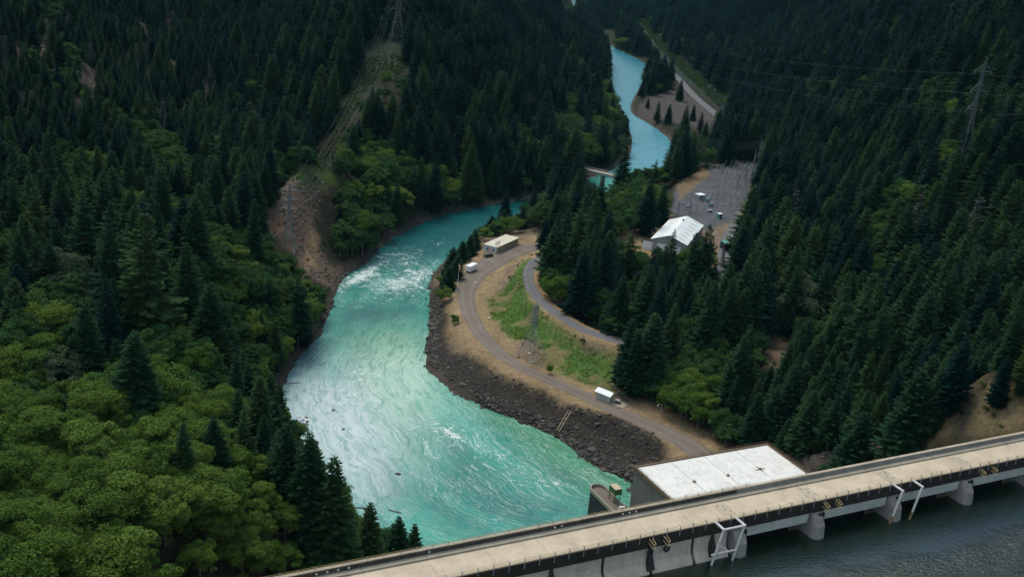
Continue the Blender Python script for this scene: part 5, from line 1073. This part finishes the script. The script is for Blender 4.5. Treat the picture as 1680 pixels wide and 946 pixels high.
for (uu, vv, hh, lb, kd) in [(735, 478, 12, 'bushy fir at the water side of the road bend', 'fir'), (748, 462, 11, 'fir beside the flagpole', 'fir'), (742, 440, 12, 'riverside fir left of the white trailer', 'fir'), (757, 430, 12, 'riverside fir above and left of the white trailer', 'fir'), (770, 420, 12, 'fir between the white trailer and the river', 'fir'), (778, 408, 12, 'fir at the left end of the long cream building', 'fir'),
                             (730, 492, 7, 'low dark tree on the riprap beside the bend', 'broad'), (728, 465, 7, 'round tree on the bank point beside the rapids', 'broad'), (795, 398, 9, 'leafy tree behind the left end of the long building', 'broad'), (815, 388, 10, 'leafy tree behind the middle of the long building', 'broad'), (838, 381, 10, 'yellow-green tree behind the right end of the long building', 'broad'), (826, 372, 13, 'dark fir on the river side of the long building', 'fir'), (806, 378, 11, 'shorter fir on the river side of the long building', 'fir'), (735, 440, 5, 'low shrub tree on the point above the rapids', 'broad'), (856, 372, 12, 'fir at the far right corner of the long building', 'fir')]:
    P = U(uu, vv, 5.5); TR.append(dict(x=P[0], y=P[1], z=float(zt(P[0], P[1])) - .2, h=hh, k=kd, t=proj(P)[2], lab=lb, var=int(rng.integers(0, 5)), wide=1.75 if kd == 'fir' else 1.2, solo=True))
# the single trees stand clear of what would grow right in front of them
for s_d in [d for d in TR if d.get('solo') and d['h'] > 12]:
    us, vs_, _ = proj((s_d['x'], s_d['y'], s_d['z'] + s_d['h'])); ub_, vb_, _ = proj((s_d['x'], s_d['y'], s_d['z'] + s_d['h'] * (.35 if s_d['k'] != 'sage' else .1))); wr = s_d['h'] * (.22 if s_d['k'] != 'sage' else .4) / s_d['t'] * FPX * s_d.get('wide', 1)
    def blocks(d):
        if d.get('solo') or (s_d['k'] == 'sage' and d['k'] in ('broad', 'alder') and d['h'] < s_d['h'] * .75) or d['t'] > s_d['t'] + 3 or d['t'] < s_d['t'] * .5: return False
        a_, b_, _ = proj((d['x'], d['y'], d['z'] + d['h'] * .9)); return abs(a_ - us) < wr + 6 and b_ < vb_ and b_ > vs_ - 60
    TR = [d for d in TR if not blocks(d)]
# how much of each tree shows: paint them front to back into a coarse map
TR.sort(key=lambda d: d['t']); gw, gh = 420, 237; seen = np.zeros((gh, gw), bool)
for d in TR:
    ut, vt, _ = proj((d['x'], d['y'], d['z'] + d['h'])); ub, vb, tb = proj((d['x'], d['y'], d['z']))
    wp = (3.8 * d['h'] / 24 if d['k'] in ('fir', 'snag', 'spruce') else 4.4 * d['h'] / 10.5) / d['t'] * FPX
    n = 0; y0, y1 = int(vt / 4), int(vb / 4)
    for yy in range(max(0, y0), min(gh, y1 + 1)):
        q = (yy - vt / 4) / max(1, (vb - vt) / 4); ww = wp * (q if d['k'] in ('fir', 'snag', 'spruce') else min(1, q * 3)); cx = ut + (ub - ut) * q
        a_, b_ = max(0, int((cx - ww) / 4)), min(gw, int((cx + ww) / 4) + 1)
        if a_ < b_: n += int((~seen[yy, a_:b_]).sum()); seen[yy, a_:b_] = True
    if d['t'] > 250:   # behind a rise of the ground?
        P = np.array([d['x'], d['y'], d['z'] + d['h'] * .8]); q = np.linspace(.2, .96, 60)[:, None]; L_ = CAM + (P - CAM) * q
        if (zt(L_[:, 0], L_[:, 1]) > L_[:, 2]).any(): n = 0
    d['n'] = n; d['u'], d['v'] = ut, (vt + vb) / 2
REGION = [(60, 40, 'high on the slope at the top left corner'), (200, 60, 'on the upper left rocky slope'), (300, 130, 'around the grey snags of the upper left ridge'), (50, 200, 'below the rocky band at left edge'), (160, 220, 'on the steep slope above the gravel gully'), (380, 260, 'at the foot of the upper left ridge'), (40, 330, 'at the left edge beside the red gully'), (200, 330, 'right of the gravel gully on the left slope'), (300, 340, 'between the gully and the rocky cliff'), (30, 450, 'at the left edge beside the willow-like tree'), (180, 450, 'right of the big willow-like tree'), (280, 450, 'in the middle of the left slope'), (400, 430, 'just below the rocky cliff and its pylon'), (460, 500, 'above the beach opposite the road bend'), (40, 560, 'left of the wide grey-green rounded tree'), (200, 590, 'around the large drooping fir on the left slope'), (330, 560, 'below the middle of the left slope'), (420, 600, 'above the brown beach of the left bank'), (60, 690, 'at the top of the light green leafy slope'), (180, 700, 'under the wide grey-green rounded tree'), (300, 720, 'beside the broad blue-green fir'), (430, 700, 'beside the shallows at the left bank'), (40, 800, 'on the leafy slope at the left edge'), (150, 810, 'in the heart of the leafy slope'), (260, 800, 'on the leafy slope below the blue-green fir'), (380, 830, 'on the leafy slope left of the firs'), (480, 830, 'in the firs left of the tallest riverside fir'), (60, 910, 'in the bottom left corner'), (190, 920, 'along the bottom edge, left of its middle'), (320, 920, 'along the bottom edge of the leafy slope'), (450, 910, 'next to the left end of the dam road'), (560, 880, 'under the tallest riverside fir'),
          (560, 350, 'right of the rocky cliff'), (620, 380, 'at the left bank above the rapids'), (680, 330, 'behind the left bank of the upper bend'), (780, 300, 'above the dark pool of the upper bend'), (550, 200, 'left of the stony clearing of the top pylon'), (700, 180, 'right of the stony clearing of the top pylon'), (820, 150, 'in the middle of the far left hill'), (950, 220, 'left of the bright blue river bend'), (900, 340, 'behind the long cream building'), (1000, 320, 'near the small bridge'), (1070, 340, 'left of the switchyard'), (920, 430, 'at the curve of the upper road'), (980, 480, 'above the upper road'), (1050, 470, 'in front of the white building'), (1120, 450, 'in front of the white warehouse'), (1200, 470, 'below the teal-roofed hut'), (1250, 400, 'at the foot of the right slope beside the switchyard'), (1050, 570, 'at the right end of the upper road'), (1050, 640, 'behind the roadside shed'), (1130, 560, 'in the middle of the dark central stand'), (1200, 600, 'left of the brown clearing'), (1120, 670, 'behind the street lamp'), (1200, 690, 'just behind the white powerhouse roof'), (1280, 700, 'at the right rear of the powerhouse'), (1330, 560, 'right of the brown clearing'), (1400, 620, 'above the rocky ground by the dam'), (1400, 500, 'right of the pale olive tree'), (1340, 330, 'above the pale olive tree'), (1500, 620, 'above the young light green fir'), (1560, 520, 'on the lower right slope'), (1650, 560, 'at the right edge above the tan slope'), (1500, 400, 'in the middle of the right slope'), (1640, 400, 'at the right edge, mid height'), (1580, 250, 'below the right slope pylon'), (1440, 250, 'on the slope left of the right pylon'), (1250, 280, 'right of the tall gantry'), (1300, 150, 'on the far right hillside')]
RGa = np.array([r[:2] for r in REGION]); NUMW = 'seventeenth eighteenth nineteenth twentieth twenty-first twenty-second twenty-third twenty-fourth twenty-fifth twenty-sixth'.split()
ORD = ['first', 'second', 'third', 'fourth', 'fifth', 'sixth', 'seventh', 'eighth', 'ninth', 'tenth', 'eleventh', 'twelfth', 'thirteenth', 'fourteenth', 'fifteenth', 'sixteenth']
fam = lambda d: {'alder': 'broad', 'spruce': 'fir', 'fir': 'fir', 'snag': 'snag', 'broad': 'broad', 'sage': 'broad'}[d['k']]
ind = []
for f_ in ('fir', 'broad', 'snag'):
    L_ = sorted([d for d in TR if fam(d) == f_ and d['n'] > 0], key=lambda d: (-1 if d.get('solo') else 0, -d['n'])); ind += L_[:{'fir': 300, 'broad': 300, 'snag': 40}[f_]]
ids = {id(d) for d in ind}; grp = {}
for d in ind:
    if 'lab' in d: continue
    r = int(np.argmin(np.hypot(RGa[:, 0] - d['u'], RGa[:, 1] - d['v']))); grp.setdefault((fam(d), r), []).append(d)
NAME = {'fir': 'fir', 'broad': 'leafy tree', 'snag': 'dead grey tree'}; PLN = {'fir': 'firs', 'broad': 'leafy trees', 'snag': 'dead trees'}
for (f_, r), L0 in grp.items():
    L0.sort(key=lambda d: d['v']); nr_ = 1 if len(L0) < 9 else (2 if len(L0) < 18 else 3); rows_ = np.array_split(np.arange(len(L0)), nr_)
    for j_, row_ in enumerate(rows_):
        L_ = sorted([L0[q_] for q_ in row_], key=lambda d: d['u']); adj = {1: [''], 2: ['upper ', 'lower '], 3: ['upper ', 'middle ', 'lower ']}[nr_][j_]
        for i, d in enumerate(L_):
            ph_ = REGION[r][2]
            if len(L_) == 1: d['lab'] = 'the ' + NAME[f_] + ' ' + ph_
            else:
                o_ = 'leftmost' if i == 0 else ('rightmost' if i == len(L_) - 1 else ((ORD + NUMW)[i] + ' from left'))
                d['lab'] = o_ + ' of the ' + adj + PLN[f_] + ' ' + ph_
            if len(d['lab'].split()) > 16: d['lab'] = d['lab'].replace(' from left of the ', ' from left of ')
            d['grp'] = PLN[f_] + ' ' + ph_
CAT = {'fir': ('fir_tree', 'conifer'), 'broad': ('broadleaf_tree', 'tree'), 'snag': ('dead_tree', 'dead tree'), 'sage': ('broadleaf_tree', 'tree'), 'alder': ('broadleaf_tree', 'tree'), 'spruce': ('fir_tree', 'conifer')}
for d in ind:
    vs = SP[d['k']]; H, (cm_, tm_, _) = vs[d.get('var', int(rng.integers(0, 99))) % len(vs)]
    sc = d['h'] / H; wd_ = d.get('wide', float(rng.uniform(.85, 1.2))) * (1.0 + .25 * max(0, 1 - d['h'] / 16) if d['k'] == 'fir' else 1)
    r_ = thing(CAT[d['k']][0], d['lab'], CAT[d['k']][1], (d['x'], d['y'], d['z']), float(rng.uniform(0, 6.28)), d.get('grp'))
    r_.scale = (sc * wd_, sc * wd_, sc); ob('crown', cm_, None, r_); ob('trunk', tm_, None, r_)
# ------------------------------------------------------------ the uncountable rest, instanced on points
def stuff(name, P, rz, sc, idx, meshes, tilt=None):
    lib = bpy.data.collections.new(name + '_kinds')
    for i, m_ in enumerate(meshes): o_ = bpy.data.objects.new('%02d_kind' % i, m_); lib.objects.link(o_)
    me = bpy.data.meshes.new(name); me.vertices.add(len(P)); me.vertices.foreach_set('co', np.asarray(P, np.float32).ravel())
    for nm, ty, ar in (('rz', 'FLOAT_VECTOR', np.c_[np.zeros(len(P)) if tilt is None else tilt, np.zeros(len(P)), rz]), ('sc', 'FLOAT_VECTOR', sc)):
        a_ = me.attributes.new(nm, ty, 'POINT'); a_.data.foreach_set('vector', np.asarray(ar, np.float32).ravel())
    a_ = me.attributes.new('kind_index', 'INT', 'POINT'); a_.data.foreach_set('value', np.asarray(idx, np.int32))
    o_ = ob(name, me, None, kind='stuff'); ng = bpy.data.node_groups.new(name, 'GeometryNodeTree')
    ng.interface.new_socket('Geometry', in_out='INPUT', socket_type='NodeSocketGeometry'); ng.interface.new_socket('Geometry', in_out='OUTPUT', socket_type='NodeSocketGeometry')
    N_ = ng.nodes; gi = N_.new('NodeGroupInput'); go = N_.new('NodeGroupOutput'); ip = N_.new('GeometryNodeInstanceOnPoints'); ci = N_.new('GeometryNodeCollectionInfo')
    ci.inputs['Collection'].default_value = lib; ci.inputs['Separate Children'].default_value = True; ci.inputs['Reset Children'].default_value = True
    def na(nm, ty): q = N_.new('GeometryNodeInputNamedAttribute'); q.data_type = ty; q.inputs['Name'].default_value = nm; return q.outputs['Attribute']
    er = N_.new('FunctionNodeEulerToRotation'); ng.links.new(na('rz', 'FLOAT_VECTOR'), er.inputs[0])
    ng.links.new(gi.outputs[0], ip.inputs['Points']); ng.links.new(ci.outputs[0], ip.inputs['Instance']); ip.inputs['Pick Instance'].default_value = True
    ng.links.new(na('kind_index', 'INT'), ip.inputs['Instance Index']); ng.links.new(er.outputs[0], ip.inputs['Rotation']); ng.links.new(na('sc', 'FLOAT_VECTOR'), ip.inputs['Scale'])
    ng.links.new(ip.outputs[0], go.inputs[0]); md = o_.modifiers.new('scatter', 'NODES'); md.node_group = ng; return o_
for f_, nm in (('fir', 'fir_forest'), ('broad', 'broadleaf_forest'), ('snag', 'dead_trees')):
    L_ = [d for d in TR if fam(d) == f_ and id(d) not in ids]
    if not L_: continue
    vs = SP[f_] + {'broad': SP['alder'], 'fir': SP['spruce']}.get(f_, []); nb_ = len(SP[f_])
    ix = np.array([int(rng.integers(0, nb_)) if d['k'] not in ('alder', 'spruce') else nb_ + int(rng.integers(0, 4)) for d in L_]); hh = np.array([d['h'] / vs[i][0] for d, i in zip(L_, ix)])
    far = np.array([1 + .35 * min(1, max(0, (d['t'] - 600) / 1200)) for d in L_]); wd_ = rng.uniform(.85, 1.2, len(L_)) * hh * far
    stuff(nm, [(d['x'], d['y'], d['z']) for d in L_], rng.uniform(0, 6.28, len(L_)), np.c_[wd_, wd_, hh], ix, [q[1][2] for q in vs])
print('TREES', 'longest label', max(len(d['lab'].split()) for d in ind), len(TR), 'individual', len(ind), 'regions', len(grp), max(len(q) for q in grp.values()))
# undergrowth: low shrubs on the open slopes, forest floor and corridors
def in_any(polys, uu, vv):
    r = np.zeros(len(uu), bool)
    for p_ in polys: r |= inpoly(uu, vv, p_)
    return r
bs = [broad_geo(80 + i, 1.3, 2.0, 420, .34, .75, 9) for i in range(3)]; BM_ = []
for i, g_ in enumerate(bs):
    q = fast_mesh('shrub', *g_); q.materials.append(M['shrub']); BM_.append(q)
def spots(x0, x1, y0, y1, n): X = rng.uniform(x0, x1, n); Y = rng.uniform(y0, y1, n); return X, Y
X, Y = spots(-330, 260, 100, 760, 60000); Z = zt(X, Y); pu_, pv_, pt_ = proj(np.stack([X, Y, Z], 1))
dR_, _ = dpoly(X, Y, RIVER, True); inR_ = inpoly(X, Y, RIVER); d1, _ = dpoly(X, Y, R1w); d2, _ = dpoly(X, Y, R2w)
gz = inpoly(X, Y, GREENP); cz_ = inpoly(X, Y, CLIFF); rp = inpoly(X, Y, RIP)
ss_ = X * DS[0] + Y * DS[1]; ww_ = X * DN[0] + Y * DN[1]
okb = (Z > 1.5) & ~inR_ & (dR_ > 3) & (d1 > 9) & (d2 > 4.5) & (pu_ > -40) & (pu_ < 1720) & ~((ww_ < 118) & (ss_ > -20)) & ~((ss_ > 60) & (ss_ < 194) & (ww_ < 206))
for k_, (p_, _) in PADW.items(): okb &= ~inpoly(X, Y, p_)
pr = np.full(len(X), .10); pr = np.where(gz, .012, pr); pr = np.where(cz_, .4, pr); pr = np.where(rp, .004, pr)
tanz = inpoly(X, Y, WP([(1534, 722), (1544, 668), (1572, 660), (1680, 632), (1680, 700)])); pr = np.where(tanz, .10, pr)
flat_tan = (d1 < 22) & (Z < 9.5) & ~rp; pr = np.where(flat_tan & ~gz, .006, pr)
okb &= rng.random(len(X)) < pr * (.3 + 1.4 * fbm(X / 12, Y / 12, 3, 8))
J = np.where(okb)[0]; sz = rng.uniform(.4, 1.1, len(J)) * np.where(gz[J], .6, 1) * np.where(cz_[J], .8, 1)
stuff('undergrowth_shrubs', np.c_[X[J], Y[J], Z[J] - .3], rng.uniform(0, 6.28, len(J)), np.c_[sz, sz, sz * .8], rng.integers(0, 3, len(J)), BM_)
# tall corridor brush further off
X, Y = spots(-140, -40, 480, 720, 9000); Z = zt(X, Y); a_, b_, _ = proj(np.stack([X, Y, Z], 1)); m1 = inpoly(a_, b_, OPEN[2]) & (rng.random(len(X)) < .95)
X2, Y2 = spots(60, 330, 780, 2500, 60000); Z2 = zt(X2, Y2); a2_, b2_, _ = proj(np.stack([X2, Y2, Z2], 1)); m2 = inpoly(a2_, b2_, OPEN[5])
XC = np.r_[X[m1], X2[m2]]; YC = np.r_[Y[m1], Y2[m2]]; ZC = np.r_[Z[m1], Z2[m2]]; sz = rng.uniform(.4, 1.2, len(XC)) * np.where(YC > 760, 1.6, .8)
if len(XC): stuff('corridor_brush', np.c_[XC, YC, ZC - .2], rng.uniform(0, 6.28, len(XC)), np.c_[sz, sz, sz * .8], rng.integers(0, 3, len(XC)), BM_)
# grass tufts on the green slope
gv2 = []; rs = np.random.default_rng(5)
for i in range(26): a_ = rs.uniform(0, 6.28); r_ = rs.uniform(0, .5); l_ = rs.uniform(.25, .6); bx_, by_ = r_ * cos(a_), r_ * sin(a_); t_ = rs.uniform(0, 6.28); gv2 += [(bx_, by_, 0), (bx_ + .1 * cos(t_), by_ + .1 * sin(t_), 0), (bx_ + .28 * cos(a_), by_ + .28 * sin(a_), l_)]
tuft = fast_mesh('grass_tuft', np.array(gv2), np.arange(len(gv2)).reshape(-1, 3)); tuft.materials.append(M['grass'])
X, Y = spots(-20, 70, 255, 420, 26000); m1 = inpoly(X, Y, GREENP) & (fbm(X / 9, Y / 9, 4, 55) < .58); X, Y = X[m1], Y[m1]; sz = rng.uniform(.5, 1.1, len(X)) * (.3 + fbm(X / 5, Y / 5, 3, 4))
stuff('grass', np.c_[X, Y, zt(X, Y) - .05], rng.uniform(0, 6.28, len(X)), np.c_[sz, sz, sz], np.zeros(len(X)), [tuft])
# riprap and bank stones
X, Y = spots(-50, 60, 235, 480, 90000); Z = zt(X, Y); rp = inpoly(X, Y, RIP); dR_, _ = dpoly(X, Y, RIVER, True); inR_ = inpoly(X, Y, RIVER)
k1 = (rp | (inR_ & (dR_ < 2))) & (Z > -.7) & (X > -45) & ((dR_ < 24)) & (rng.random(len(X)) < np.where(dR_ < 5, .6, .3)); k1 &= ~((X < -30) & (Y < 300)) 
X3, Y3 = spots(-90, 20, 225, 640, 60000); d3, _ = dpoly(X3, Y3, LBw); k3 = (d3 < 4) & (zt(X3, Y3) > -.4) & (rng.random(len(X3)) < .35)
XS = np.r_[X[k1], X3[k3]]; YS = np.r_[Y[k1], Y3[k3]]; dS = np.r_[dR_[k1], d3[k3]]; sz = rng.uniform(.15, .6, len(XS)) * np.where(rng.random(len(XS)) < .08, 2.0, 1) * np.where(dS < 4, 1.2, .8)
stuff('riprap_stones', np.c_[XS, YS, zt(XS, YS) + .05], rng.uniform(0, 6.28, len(XS)), np.c_[sz * 1.2, sz, sz * .9], rng.integers(0, 7, len(XS)), RK, rng.uniform(-.5, .5, len(XS)))
# reef of small red-brown stones in the left shallows, stones on the cliff and the rocky ground by the dam
X, Y = spots(-85, -50, 245, 300, 1500); a_, b_, _ = proj(np.stack([X, Y, X * 0], 1)); m1 = inpoly(a_, b_, [(462, 660), (478, 655), (505, 668), (508, 690), (490, 715), (475, 700)]) & (fbm(X / 3, Y / 3, 3, 2) > .5); sz = rng.uniform(.2, .55, m1.sum())
stuff('shallow_reef_stones', np.c_[X[m1], Y[m1], X[m1] * 0 - .05], rng.uniform(0, 6.28, m1.sum()), np.c_[sz * 1.5, sz, sz * .6], rng.integers(0, 7, m1.sum()), RK)
X, Y = spots(-120, 130, 200, 520, 120000); Z = zt(X, Y); a_, b_, _ = proj(np.stack([X, Y, Z], 1)); m1 = (inpoly(X, Y, CLIFF) | inpoly(a_, b_, OPEN[9]) | (inpoly(a_, b_, OPEN[10]) & (rng.random(len(X)) < .15))) & (fbm(X / 8, Y / 8, 3, 6) > .42) & (rng.random(len(X)) < .3); sz = rng.uniform(.2, .8, m1.sum())
RT2 = []
for q in RK[:4]: c_ = q.copy(); c_.materials.clear(); c_.materials.append(M['greywall'] if 0 else M['cliffrock']); RT2.append(c_)
stuff('cliff_stones', np.c_[X[m1], Y[m1], Z[m1] - .05], rng.uniform(0, 6.28, m1.sum()), np.c_[sz * 1.3, sz, sz * .9], rng.integers(0, 4, m1.sum()), RT2, rng.uniform(-.5, .5, m1.sum()))
# ------------------------------------------------------------ thin air between the near slopes and the far ones
hz = MB().box(-1000, 1100, -260, 3450, -25, 900).mesh('haze'); hm = bpy.data.materials.new('haze'); hm.use_nodes = True; hm.node_tree.nodes.clear()
_o = hm.node_tree.nodes.new('ShaderNodeOutputMaterial'); _v = hm.node_tree.nodes.new('ShaderNodeVolumePrincipled'); _v.inputs['Density'].default_value = .00002; _v.inputs['Color'].default_value = (.3, .8, .95, 1)
hm.node_tree.links.new(_v.outputs[0], _o.inputs['Volume']); ob('haze', hz, hm, kind='stuff')
